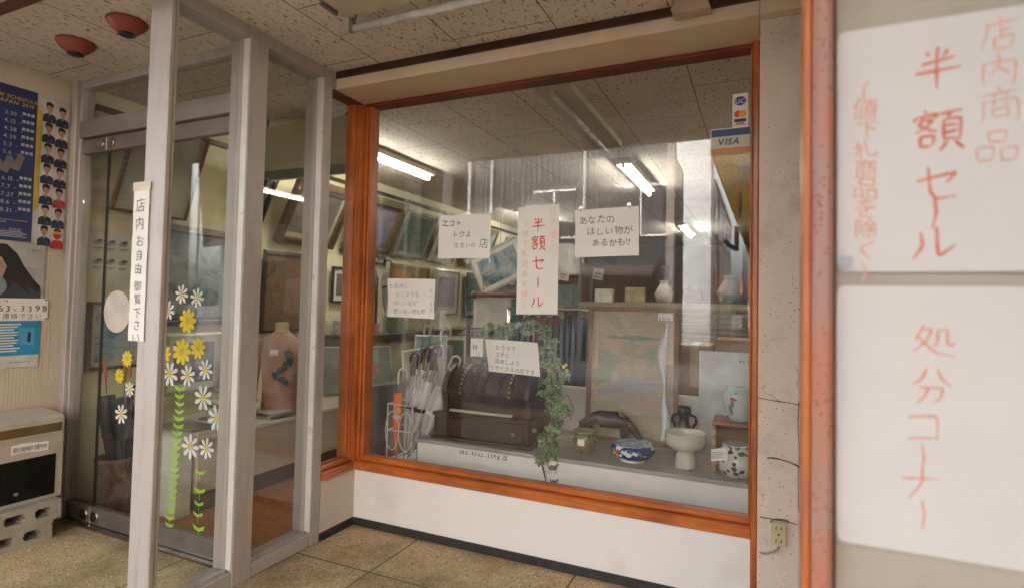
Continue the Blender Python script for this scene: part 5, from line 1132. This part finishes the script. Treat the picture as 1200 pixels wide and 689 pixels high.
g.loft(secs,n=40,caps=False)
for v in g.bm.verts:
    a=math.atan2(v.co.y,v.co.x); k=.006*math.sin(a*9+v.co.z*8)+.010*noise.noise(Vector((v.co.x*7,v.co.y*7,v.co.z*4))); v.co.x*=1+k*3; v.co.y*=1+k*5
PINK=mat('dusty_pink_fleece',(.50,.31,.24),.95,0,(.42,.25,.19),10,bump=.5,bsc=160,sheen=.3); ss=g.obj('sweatshirt_body',PINK,t,local=True)
for s in(-1,1):
    g=G(); g.tube([(s*.120,0,.515),(s*.175,-.003,.485),(s*.212,-.012,.40),(s*.232,-.04,.26),(s*.236,-.07,.12),(s*.228,-.085,.03)],[.045,.056,.050,.046,.041,.030],16); g.obj('sleeve',mat('pink_sleeve',(.44,.26,.20),.95,0,(.34,.19,.15),10,bump=.5,bsc=160),t,local=True)
g=G(); g.tube([(math.cos(q*PI/12)*.072,math.sin(q*PI/12)*.066-.004,.592-.012*math.sin(-q*PI/12)) for q in range(25)],.010,8); g.obj('collar',PINK,t,local=True)
g=G(); g.tube([(math.cos(q*PI/12)*.060,math.sin(q*PI/12)*.058-.006,.612+.016*math.sin(q*PI/12)) for q in range(25)],.003,6); g.obj('necklace',GOLD,t,local=True)
g=G(); g.sheet(.075,.045,2,2,None); o=g.obj('price_label',PAPER,t,local=True); o.location=(-.045,-.125,.455); o.rotation_euler=(R(80),0,R(-8))
g=G(); write(g,'2500-',-.032,-.012,.028,.0008,.004,1); g.obj('lettering',RED,o,local=True)
g=G(); 
for k in range(34):
    x=.02+.055*math.sin(k*.22)+rnd.uniform(-.025,.045); z=.45-k*.0075; yy=-.124-.002; g.box(x,yy-.006-k*.0001,z,x+.034,yy,z+.026,.003)
g.obj('navy_print',mat('navy_applique',(.04,.06,.10),.6,0,(.12,.16,.22),40),t,local=True)
# picture group leaning on the counter
picture('leaning_picture','grey mounted green and pink picture leaning on the counter beside the orange corner',.46,.42,(-3.28,4.12,.675),(R(72),0,R(58)),SIL,ART[7],.11,mat('grey_green_mount',(.17,.19,.17),.8),.012,.012,group='pictures leaning on the counter')
picture('leaning_picture','empty dark grey framed board behind the green and pink picture',.50,.42,(-3.40,3.98,.68),(R(76),0,R(58)),SIL,MNG,0,None,.010,.012,group='pictures leaning on the counter')
picture('leaning_picture','white framed picture leaning low, seen just right of the orange corner',.42,.50,(-2.95,4.55,.62),(R(72),R(-10),R(20)),WHF,ART[2],.05,MNT,.02,.02,group='pictures leaning on the counter')
picture('leaning_picture','dark grey framed picture at the floor right of the orange corner',.42,.62,(-2.72,3.72,.34),(R(76),R(-6),R(35)),SIL,mat('smoky_art',(.10,.10,.095),.2,0,(.06,.06,.06),3),.0,None,.022,.02,group='pictures leaning on the counter')
picture('leaning_picture','small print with red blossoms on grey mount above the white framed picture',.34,.34,(-3.20,5.05,.78),(R(78),0,R(30)),SIL,ART[5],.07,MNG,.012,.012,group='pictures leaning on the counter')
picture('leaning_picture','green mounted narrow picture farther back on the counter',.34,.46,(-3.28,5.7,.70),(R(80),0,R(35)),BRF,ART[4],.05,MNT,.016,.012,group='pictures leaning on the counter')
# wall shelf with objects
t=thing('wall_shelf','dark glass shelf on the left wall above the leaning pictures','shelf',(-3.6,5.0,.98))
g=G(); g.box(-3.755,3.95,.96,-3.45,7.0,.975,.002); g.obj('shelf_board',mat('shelf_dark',(.10,.09,.08),.25),t,t)
g=G(); [g.box(-3.755,y_,.86,-3.50,y_+.02,.959) for y_ in(4.0,5.0,6.0,6.9)]; g.obj('shelf_bracket',GREYM,t,t)
SM=[(.5,.5,.45),(.10,.16,.22),(.35,.10,.08),(.16,.20,.12),(.45,.38,.25),(.62,.60,.55)]
for i,(y_,w_,h_,lb) in enumerate([(4.10,.10,.13,'small cream carton at the near end of the dark wall shelf'),(4.30,.12,.24,'dark blue upright carton on the dark wall shelf'),(4.55,.09,.10,'small red carton on the dark wall shelf'),(4.95,.14,.20,'green carton past the bracket on the wall shelf'),(5.35,.12,.15,'ochre carton in the middle of the wall shelf'),(5.8,.14,.22,'tall pale carton toward the far end of the wall shelf')]):
    g=G(); g.box(-3.70,y_,.976,-3.56,y_+w_,.976+h_,.003); g.box(-3.559,y_+.015,.99,-3.557,y_+w_-.015,.976+h_*.7,.0005) if 0 else None; single(g,'carton',mat('carton_%d'%i,SM[i],.6,0,tuple(c*.7 for c in SM[i]),25),lb,'box',(-3.63,y_+w_/2,.976),group='cartons on the wall shelf')
fr=[DBR,GOLD,SIL,BRF,WHF]
for i,(y_,z_,w_,h_,tl,lb) in enumerate([(4.45,1.05,.34,.50,0,'tall dark framed print under the green gilt picture'),(7.6,1.80,.6,.55,22,'farthest leaning picture of the top row'),(7.5,1.15,.6,.5,3,'farthest picture of the middle row'),(8.4,1.2,.8,.7,3,'large picture near the end of the left wall'),(8.4,1.95,.7,.5,15,'high picture near the end of the left wall'),(4.62,1.68,.30,.10,0,'narrow title board between the rows of pictures')]):
    wp(lb,V3(y_,z_+h_),V3(y_+w_,z_),fr[i%5],ART[(i*3+1)%8],tl,.03,MNT,.028)
for i,(x_,y_,z_,w_,h_,rz,lb) in enumerate([(-3.3,5.35,.66,.40,.40,35,'brown portrait picture leaning deeper on the counter'),(-3.3,6.3,.72,.5,.5,30,'large dark picture leaning far back on the counter'),(-2.75,4.9,.30,.5,.6,25,'big framed picture standing on the floor before the counter'),(-2.8,5.7,.34,.5,.68,25,'tall framed picture on the floor farther along the counter'),(-2.55,4.25,.26,.36,.52,30,'small dark picture standing on the floor behind the umbrella rack')]):
    picture('leaning_picture',lb,w_,h_,(x_,y_,z_),(R(76),0,R(rz)),fr[(i+3)%5],ART[(i*5+2)%8],.04,MNG,.024,.02,group='pictures leaning on the counter')
# hanging garments / umbrella by the wall
umbrella((-3.60,4.55,1.14),(-3.64,4.60,1.70),'b',HBk,mat('dusk_blue_cloth',(.06,.08,.13),.7),'long dark blue umbrella hanging on the left shop wall',.040,.4,.80,grp='umbrellas hung on the shop wall')
umbrella((-3.62,4.80,1.18),(-3.66,4.84,1.66),'b',HBk,mat('grey_cloth',(.22,.22,.20),.7),'grey umbrella hanging behind the dark blue one',.036,.4,.80,grp='umbrellas hung on the shop wall')
# air conditioner hanging from the ceiling
t=thing('air_conditioner','long cream air conditioner under the shop ceiling','air conditioner',(-2.75,2.8,2.17))
g=G(); g.prism([(2.70,2.455),(2.70,2.20),(2.73,2.165),(2.98,2.165),(2.98,2.455)],0,-3.30,-2.335,bev=.006); g.obj('casing',mat('ac_cream',(.55,.50,.34),.45,0,(.48,.43,.28),3),t,t)
g=G(); [g.box(-3.26,2.735+k*.03,2.158,-2.38,2.745+k*.03,2.1645) for k in range(7)]; g.obj('louvre',GREYM,t,t)
g=G(); [g.tube([(x_,2.84,2.456),(x_,2.84,2.566)],.006,6) for x_ in(-3.2,-2.45)]; g.tube([(-2.40,2.72,2.46),(-2.35,2.69,2.475),(-2.31,2.70,2.47)],.007,6); g.obj('hanger_rod',BLACKP,t,t)
wp('narrow black framed panel leaning out left of the still life',V3(3.10,2.42),V3(3.24,1.86),BLACKP,MATS['art_snow'],27,0,None,.03,dep=.04)
# umbrella pot inside the door
t=thing('umbrella_pot','dark red patterned umbrella pot inside the glass door','pot',(-3.55,2.13,.0))
g=G(); g.lathe([(.105,-.002),(.11,.01),(.112,.30),(.118,.31),(.120,.335),(.112,.337),(.105,.325),(.100,.05)],n=40); g.obj('pot_body',palette('pot_glaze',[(.05,.03,.025),(.14,.05,.035),(.22,.17,.13),(.08,.035,.03)],12,1.5,.3,(1,1,.4)),t,local=True)
umbrella((-3.53,2.12,.05),(-3.64,2.09,.82),'b',mat('orange_wood_handle',(.42,.15,.03),.35),mat('black_nylon',(.012,.012,.015),.5),'black umbrella with an orange wooden hook leaning left in the pot',.042,2.8,.80,grp='umbrellas in the pot',hk=1.6)
umbrella((-3.55,2.16,.05),(-3.55,2.15,.80),'b',MATS['orange_wood_handle'],mat('black_navy_nylon',(.015,.018,.03),.5),'black navy umbrella with orange hook upright in the pot',.045,-.3,.80,grp='umbrellas in the pot',hk=1.6)
umbrella((-3.52,2.13,.05),(-3.44,2.13,.70),'b',HBk,mat('navy_nylon',(.02,.025,.045),.5),'navy umbrella leaning right in the pot behind the post',.045,.6,.85,grp='umbrellas in the pot')

# ------------------------------------------------------------ back of the shop, seen between the notices
METAL=mat('shelf_grey',(.20,.19,.18),.5,.4)
def rack(x0,x1,y,zs,label,d=.4,m=METAL,items=1,seed=0):
    t=thing('shelf_unit',label,'shelf',((x0+x1)/2,y,-.002)); g=G()
    for x_ in(x0,x1-.03):
        for y_ in(y,y+d-.03): g.box(x_,y_,-.002,x_+.03,y_+.03,zs[-1]+.02)
    g.obj('upright',m,t,t); r3=random.Random(seed)
    for i,z in enumerate(zs):
        g=G(); g.box(x0+.031,y+.001,z,x1-.031,y+d-.001,z+.02); sh=g.obj('shelf_board',m,t,t)
    return t
def item(kind,x,y,z,s,col,label,grp):
    c=mat('item_%02d%02d%02d'%tuple(int(v*99) for v in col),col,.45,0,tuple(v*.7 for v in col),12)
    g=G()
    if kind=='box': g.box(x-s*.6,y-s*.4,z,x+s*.6,y+s*.4,z+s*.9,.004); nm,ct='carton','box'
    elif kind=='vase': g.lathe([(s*.25,0),(s*.4,.1*s),(s*.5,s*.5),(s*.25,s*.95),(s*.18,s*1.1),(s*.26,s*1.2)],(x,y,z),20); nm,ct='vase','vase'
    elif kind=='bottle': g.lathe([(s*.22,0),(s*.24,s*.1),(s*.24,s*.65),(s*.09,s*.85),(s*.09,s*1.1)],(x,y,z),16); g.box(x-.02,y-.06,z+s*1.1,x+.02,y+.01,z+s*1.2,.003); nm,ct='pump_bottle','bottle'
    elif kind=='bag':
        g.loft([((x,y,z),s*.5,s*.22),((x,y,z+s*.3),s*.55,s*.26),((x,y,z+s*.7),s*.42,s*.12)],n=16); g.tube([(x-s*.3,y,z+s*.65),(x-s*.2,y,z+s*1.0),(x+s*.2,y,z+s*1.0),(x+s*.3,y,z+s*.65)],s*.035,6); nm,ct='handbag','bag'
    elif kind=='plate': 
        g.lathe([(s*.2,0),(s*.5,s*.12),(s*.52,s*.14),(s*.48,s*.14),(0,s*.05)],(0,0,0),24); bmesh.ops.transform(g.bm,matrix=Matrix.Translation((x,y,z+s*.5))@Matrix.Rotation(R(80),4,'X'),verts=g.bm.verts); nm,ct='plate','plate'
    single(g,nm,c,label,ct,(x,y,z),grp)
rack(-2.45,-1.5,4.45,[.35,.80,1.10],'grey shelf unit behind the umbrellas carrying the pump bottle',.35)
item('bottle',-2.40+.1,4.50,1.12,.16,(.66,.66,.62),'white pump bottle on the grey shelf behind the umbrellas','goods on the grey shelf')
item('box',-2.13,4.66,1.12,.26,(.05,.20,.12),'green carton behind the white pump bottle','goods on the grey shelf')
item('box',-1.72,4.62,1.12,.20,(.30,.28,.16),'olive carton behind the register notice','goods on the grey shelf')
item('vase',-1.92,4.62,.82,.22,(.10,.14,.20),'dark blue vase on the grey shelf middle board','goods on the grey shelf')
item('box',-2.25,4.62,.82,.22,(.42,.38,.32),'beige carton on the grey shelf middle board','goods on the grey shelf')
item('bag',-2.0,4.6,.37,.34,(.18,.05,.04),'dark red handbag on the lowest board of the grey shelf','goods on the grey shelf')
# cream roller blind panel with wooden rail
t=thing('cloth_panel','cream cloth panel hanging from a round wooden rail','panel',(-2.1,4.3,1.2))
g=G(); g.sheet(.36,.26,10,4,lambda u,v:(0,0,.006*math.sin(u*12))); o=g.obj('cloth',mat('cream_cloth',(.60,.57,.48),.9),t,local=True); o.rotation_euler=FACE_B; o.location=(-.02,0,.02)
g=G(); g.cyl((-2.28,4.29,1.375),(-1.78,4.29,1.375),.022,n=12); g.sphere((-2.285,4.29,1.375),.034,10); g.obj('wooden_rail',wood('rail_wood',(.14,.05,.03),(.24,.10,.06),.4),t,t)
g=G(); [g.tube([(x_,4.29,1.39),(x_,4.29,2.566)],.003,5) for x_ in(-2.2,-1.85)]; g.obj('hanging_wire',GREYM,t,t)
# clothes rail with dark garments
t=thing('clothes_rail','steel clothes rail standing behind the register and the frame','clothes rail',(-1.55,4.25,0))
g=G(); g.cyl((-1.95,4.25,1.26),(-.75,4.25,1.26),.012,n=10)
for x_ in(-1.94,-.76): g.cyl((x_,4.25,.02),(x_,4.25,1.26),.012,n=10); g.box(x_-.015,4.0,-.002,x_+.015,4.5,.03,.004)
g.obj('rail_frame',STEEL,t,t)
for i,(x_,c,lb) in enumerate([(-1.84,(.03,.03,.035),'black coat leftmost on the clothes rail'),(-1.73,(.05,.05,.07),'charcoal jacket second on the clothes rail'),(-1.62,(.22,.05,.035),'brick red coat in the middle of the clothes rail'),(-1.52,(.17,.035,.03),'dark red dress beside the brick red coat'),(-1.41,(.04,.04,.05),'black dress right of the red garments'),(-1.31,(.06,.08,.12),'navy jacket near the oak frame'),(-1.18,(.12,.09,.08),'brown coat half behind the oak frame'),(-1.02,(.10,.10,.10),'grey coat hidden behind the oak frame')]):
    t=thing('garment',lb,'clothes',(x_,4.25,1.26),group='garments on the clothes rail')
    g=G(); n_=18; rings=[]
    for z,rx,ry in((-.05,.012,.05),(-.08,.028,.17),(-.20,.040,.20),(-.50,.045,.21),(-.74,.052,.23)):
        rings.append([g.bm.verts.new((math.cos(2*PI*q/n_)*rx*(1+.25*math.sin(q*3+i)),math.sin(2*PI*q/n_)*ry,z)) for q in range(n_)])
    for a_,b_ in zip(rings,rings[1:]): g.bridge(a_,b_)
    g.cap(rings[0]); g.cap(rings[-1]); g.obj('cloth',mat('garment_%d'%i,c,.9),t,local=True)
    g=G(); g.tube([(0,0,-.05),(0,0,-.005),(0,.012,.012),(0,.018,.0)],.0025,6); g.obj('hanger',STEEL,t,local=True)
# cardboard boxes behind partition, right
CARD=mat('cardboard',(.42,.25,.13),.85,0,(.36,.21,.11),7)
def cbox(x0,y0,z0,x1,y1,z1,label,mt=CARD):
    t=thing('cardboard_box',label,'box',((x0+x1)/2,(y0+y1)/2,z0),group='cardboard boxes in the shop'); g=G(); g.box(x0,y0,z0,x1,y1,z1,.004); g.obj('carton_body',mt,t,t)
    g=G(); g.box((x0+x1)/2-.025,y0-.0015,z0+(z1-z0)*.75,(x0+x1)/2+.025,y1+.0015,z1+.0015); g.obj('packing_tape',mat('packing_tape_tan',(.50,.36,.20),.3),t,t)
cbox(-.50,3.75,.0,-.28,4.1,1.06,'upright brown carton behind the white low partition right of the frame'); cbox(-.27,3.80,0,.35,4.15,1.10,'wide brown carton behind the square white panel')
cbox(-2.95,6.2,1.66,-2.55,6.6,1.98,'pale carton with two round holes stacked high at the left back',mat('pale_card',(.55,.46,.40),.85)); cbox(-2.45,6.2,1.66,-2.05,6.6,2.02,'bright white carton stacked high beside the pale one',mat('white_card',(.66,.64,.60),.7))
rack(-3.05,-1.9,6.15,[.4,.85,1.25,1.64],'tall grey shelf unit at the back under the pale cartons',.5)
for i,(k,x_,z,s,c,lb) in enumerate([('plate',-2.85,1.27,.26,(.35,.42,.48),'blue grey plate standing on the back shelf'),('vase',-2.55,1.27,.24,(.50,.47,.40),'cream vase on the back shelf'),('box',-2.2,1.27,.30,(.30,.34,.36),'grey blue carton on the back shelf'),('box',-2.8,.87,.30,(.40,.30,.20),'tan carton low on the back shelf'),('vase',-2.35,.87,.26,(.12,.20,.16),'dark green vase low on the back shelf'),('plate',-2.05,.87,.26,(.55,.50,.42),'cream plate low on the back shelf')]): item(k,x_,6.38,z,s,c,lb,'goods on the back shelf')
hp=picture('hung_picture','white framed sea picture hung tilted behind the writing notice',.62,.44,(-2.58,5.4,1.70),(R(90),R(-24),0),WHF,ART[6],.05,WHITE,.02,.02)
g=G(); g.tube([(-2.58,5.41,1.95),(-2.58,5.41,2.566)],.003,5); bmesh.ops.transform(g.bm,matrix=(Matrix.Translation((-2.58,5.4,1.70))@__import__('mathutils').Euler((R(90),R(-24),0)).to_matrix().to_4x4()).inverted(),verts=g.bm.verts); g.obj('hanging_cord',GREYM,hp,local=True)
# wooden louvred shutter and boxes across the middle back
t=thing('louvred_cabinet','wide brown cabinet with horizontal slatted doors behind the oak frame','cabinet',(-1.1,5.9,0)); g=G(); g.box(-1.85,5.9,-.002,.3,6.35,1.34,.004); g.obj('cabinet_body',mat('cabinet_wood',(.28,.23,.16),.5),t,t)
for j in range(4):
    g=G(); x0=-1.82+j*.53
    for k in range(22): g.box(x0,5.885,.10+k*.055,x0+.49,5.8995,.10+k*.055+.035,.003)
    g.obj('slatted_door',mat('slat_wood',(.20,.16,.11),.5,0,(.15,.12,.08),9),t,t)
for i,(k,x_,s,c,lb) in enumerate([('box',-1.6,.16,(.60,.57,.50),'small white carton on top of the slatted cabinet'),('box',-1.25,.18,(.34,.27,.15),'yellow brown carton on top of the slatted cabinet'),('vase',-.95,.20,(.55,.50,.48),'pale vase on top of the slatted cabinet'),('bag',-.65,.20,(.12,.05,.04),'dark brown handbag on top of the slatted cabinet'),('vase',-.3,.24,(.16,.20,.22),'grey vase on top of the slatted cabinet')]): item(k,x_,6.1,1.342,s,c,lb,'goods on the slatted cabinet')
g=G(); g.box(-3.0,8.2,-.002,-1.2,8.8,1.9,.004); single(g,'wardrobe',mat('wardrobe_wood',(.09,.05,.03),.4),'large dark wardrobe against the rear shop wall','wardrobe',(-2.1,8.5,0))

# ================================================================== the street behind the camera, seen mirrored in the glass
def bldg(name,label,x0,x1,y0,y1,h,m):
    t=thing(name,label,'building',((x0+x1)/2,(y0+y1)/2,-.12)); g=G(); g.box(x0,y0,-.12,x1,y1,h); g.obj('building_wall',m,t,t); return t
DM=stained('dark_corrugated',(.035,.036,.04),(.06,.056,.056),scale=.7,rough=.6,bump=.1)
t=bldg('metal_clad_building','dark corrugated metal building across the street',-16,-2.15,-12,-8.6,5.4,DM)
g=G(); 
for k in range(86): x_=-15.9+k*.16; g.box(x_,-8.599,2.35,x_+.07,-8.57,5.4)
g.obj('corrugated_sheet',DM,t,t)
g=G(); g.prism([(-8.58,2.42),(-7.5,2.10),(-7.5,2.02),(-8.58,2.30)],0,-15.5,-2.3); g.obj('awning',mat('awning_dark',(.035,.03,.03),.7),t,t)
g=G(); 
for k in range(80): x_=-15.4+k*.16; g.box(x_,-8.60,-.11,x_+.11,-8.56,2.2)
g.obj('shutter',mat('shutter_grey',(.11,.11,.115),.5,.2),t,t)
for x_ in(-12.2,-9.0,-7.6,-6.9,-4.2):
    g=G(); g.cyl((x_,-8.50,-.1),(x_,-8.50,5.4),.05,n=10); g.obj('downpipe',mat('pipe_white',(.30,.30,.29),.5),t,t)
for x_ in(-14,-5.6,-3.3):
    g=G(); g.box(x_,-8.565,3.1,x_+1.1,-8.53,4.3); w_=g.obj('window',mat('dark_window',(.06,.07,.08),.1),t,t); g=G(); g.box(x_-.06,-8.56,3.04,x_+1.16,-8.54,3.1); g.box(x_-.06,-8.56,4.3,x_+1.16,-8.54,4.36); g.box(x_+.53,-8.56,3.1,x_+.57,-8.52,4.3); g.obj('frame',WHITE,w_,t)
g=G(); g.box(-2.14,-8.9,-.1,-1.95,-8.6,5.6); g.obj('corner_pipe',mat('rusty_grey',(.24,.21,.19),.7),t,t)
WB=stained('white_render',(.56,.56,.55),(.45,.45,.44),scale=.6,lo=.5,hi=.8,rough=.8,streak=(1,1,.3))
t=bldg('white_building','white building with a roof block along the side street',-9,-1.72,-32,-16.5,6.3,WB)
for y_ in(-18.6,-21.4,-24.2,-27,-29.8):
    for z in(1.6,4.3):
        g=G(); g.box(-1.72,y_-.6,z,-1.675,y_+.6,z+1.2); w_=g.obj('window',MATS['dark_window'],t,t); g=G(); g.box(-1.72,y_-.68,z-.08,-1.64,y_+.68,z-.002); g.obj('sill',GREYM,w_,t)
g=G(); g.box(-9.0,-17.9,6.302,-1.74,-16.52,7.6); g.obj('roof_block',WB,t,t)
g=G(); g.box(-2.0,-32.1,6.301,-1.64,-17.95,6.42); g.obj('parapet',GREYM,t,t)
g=G(); g.box(-1.52,-17.6,2.1,-1.5,-16.9,2.6) if 0 else g.cyl((-1.66,-20,-.1),(-1.66,-20,6.3),.05,n=8); g.obj('downpipe',GREYM,t,t)
t=bldg('red_roof_house','small house with a red roof at the end of the street',-1.2,5,-47,-42,2.4,stained('house_wall',(.45,.38,.30),(.33,.28,.22),scale=1,rough=.8))
g=G(); g.prism([(-41.5,2.4),(-44.5,4.1),(-47.5,2.4)],0,-1.5,5.3); g.obj('roof',mat('red_tiles',(.30,.07,.05),.7),t,t)
t=bldg('brown_building','brown shop building on the other side of the side street',2.6,14,-36,-9,6.6,stained('brown_render',(.36,.29,.23),(.27,.21,.17),scale=.8,rough=.85))
for y_ in(-12,-16,-20,-24,-28):
    for z in(.9,4.0): g=G(); g.box(2.55,y_-.9,z,2.60,y_+.9,z+1.3); g.obj('window',MATS['dark_window'],t,t)
t=thing('utility_pole','grey concrete utility pole with cross arm and lamp','utility pole',(-.75,-26,-.12))
g=G(); g.cyl((-.75,-26,-.12),(-.75,-26,7.6),.15,.10,n=14); g.obj('pole',mat('pole_concrete',(.30,.29,.28),.8),t,t)
g=G(); g.box(-1.5,-26.05,6.6,.1,-25.95,6.7); g.box(-1.3,-26.05,5.9,.0,-25.95,6.0); g.obj('cross_arm',GREYM,t,t)
g=G(); g.tube([(-.75,-26,4.6),(-.5,-26,4.9),(-.1,-26,4.95)],.03,8); g.box(-.15,-26.08,4.86,.25,-25.92,4.95,.02); g.obj('lamp_arm',GREYM,t,t)
# nobori banners at the kerb
def banner(name,label,x,y,z0,z1,w,m,chars,cm,size,rot=0,wave=.04,skew=0):
    t=thing(name,label,'banner',(x,y,-.12 if z0>1.2 else 0),(0,0,0)); zc=(z0+z1)/2; h=z1-z0
    g=G(); g.cyl((x-w/2-.02,y,-.11),(x-w/2-.02,y,z1+.1),.014,n=10); g.cyl((x-w/2-.02,y,z1+.03),(x+w/2,y,z1+.03),.008,n=8); g.obj('banner_pole',WHITE,t,t)
    ff=lambda u,v:(skew*(1-v)*w*(1.0-u)*1,0,wave*math.sin(u*5+v*4)*(1.1-v*.5))
    def bd(rz,nm_,sgn):
        g=G(); g.sheet(w,h,16,24,ff,th=.002); o=g.obj('banner_cloth',m,t,local=True); o.rotation_euler=(R(90),0,R(rz)); o.location=Vector((x,y,zc))-t.location; return o
    o=bd(180,'',1)
    g=G(); zf=lambda X,Y:ff(min(1,max(0,X/w+.5)),min(1,max(0,Y/h+.5)))[2]
    write(g,chars,0,h/2-.06,size,.004,.02,0,True,zf=zf); g.obj('lettering',cm,o,local=True)
    return t
def cloth(*a):
    m=palette(*a); t=m.node_tree; b=t.nodes['Principled BSDF']; tl=N(t,'ShaderNodeBsdfTranslucent'); mx=N(t,'ShaderNodeMixShader'); mx.inputs[0].default_value=.85
    L(t,b.inputs['Base Color'].links[0].from_socket,tl.inputs[0]); L(t,b.outputs[0],mx.inputs[1]); L(t,tl.outputs[0],mx.inputs[2]); L(t,mx.outputs[0],t.nodes['Material Output'].inputs[0]); return m
def banner2(name,label,x,y,z0,z1,w,m,chars,cm,size,wave,skew,poleside):
    t=thing(name,label,'banner',(x,y,-.12)); zc=(z0+z1)/2; h=z1-z0; px=x+poleside*(w/2+.02)
    g=G(); g.cyl((px,y,-.12),(px,y,z1+.12),.014,n=10); g.cyl((px,y,z1+.03),(px-poleside*(w+.02),y,z1+.03),.008,n=8); g.obj('banner_pole',WHITE,t,t)
    ff=lambda u,v:(-skew*(1-v)*w*u,0,wave*math.sin(u*5+v*4))
    g=G(); g.sheet(w,h,16,24,ff,th=.002); o=g.obj('banner_cloth',m,t,local=True); o.rotation_euler=(R(90),0,R(180)); o.location=Vector((x,y,zc))-t.location
    g=G(); zf=lambda X,Y:ff(min(1,max(0,X/w+.5)),min(1,max(0,Y/h+.5)))[2]
    write(g,chars,-w*.12,h/2-.10,size,.006,.03,0,True,zf=zf); g.obj('lettering',cm,o,local=True)
banner2('street_banner','red banner with white characters standing at the kerb, mirrored in the door glass',-5.85,-.62,1.9,3.55,.62,mat('banner_red',(.62,.06,.06),.8),'大売出',mat('banner_white',(.80,.78,.75),.8),.40,.05,0,-1)
banner2('street_banner','yellow banner with dark characters and pink edge at the kerb, mirrored in the window corner',-.345,-2.62,1.75,3.45,.63,cloth('banner_yellow',[(.62,.03,.18),(.80,.50,.01),(.80,.62,.02),(.45,.50,.03),(.80,.60,.03)],2.6,1.2,.8),'セール',mat('banner_ink',(.05,.03,.12),.8),.42,.06,.95,1)


w=bpy.data.worlds.new('World'); sc.world=w; w.use_nodes=True; t=w.node_tree; bg=t.nodes['Background']
sky=N(t,'ShaderNodeTexSky'); sky.sky_type='NISHITA'; sky.sun_disc=False; sky.sun_elevation=R(48); sky.sun_rotation=R(-22); sky.air_density=1.0; sky.dust_density=6; sky.ozone_density=1
hs=N(t,'ShaderNodeHueSaturation'); hs.inputs['Saturation'].default_value=.22
L(t,sky.outputs[0],hs.inputs['Color'])
wm=N(t,'ShaderNodeMix',data_type='RGBA',blend_type='MULTIPLY'); wm.inputs[0].default_value=1; wm.inputs[7].default_value=(1.0,.99,.972,1); L(t,hs.outputs[0],wm.inputs[6])
L(t,wm.outputs[2],bg.inputs[0]); bg.inputs[1].default_value=.15
sd=bpy.data.lights.new('sun','SUN'); so=bpy.data.objects.new('sun',sd); COL.objects.link(so); sd.energy=1.3; sd.angle=R(10); sd.color=(1,.98,.95)
el,az=R(48),R(-22)      # hazy sun from behind the shop: the porch lies in open shade
dv=Vector((math.sin(az)*math.cos(el),math.cos(az)*math.cos(el),math.sin(el))); so.rotation_euler=dv.to_track_quat('Z','Y').to_euler(); so.location=(0,-5,8)
sc.view_settings.view_transform='Standard'; sc.view_settings.look='None'; sc.view_settings.gamma=1; sc.view_settings.exposure=EXPO
sc.cycles.use_denoising=True; sc.cycles.max_bounces=10; sc.cycles.diffuse_bounces=5; sc.cycles.glossy_bounces=5; sc.cycles.transparent_max_bounces=40; sc.cycles.transmission_bounces=6
sc.cycles.sample_clamp_indirect=8; sc.cycles.caustics_reflective=False; sc.cycles.caustics_refractive=False; sc.cycles.use_adaptive_sampling=True; sc.cycles.adaptive_threshold=.01
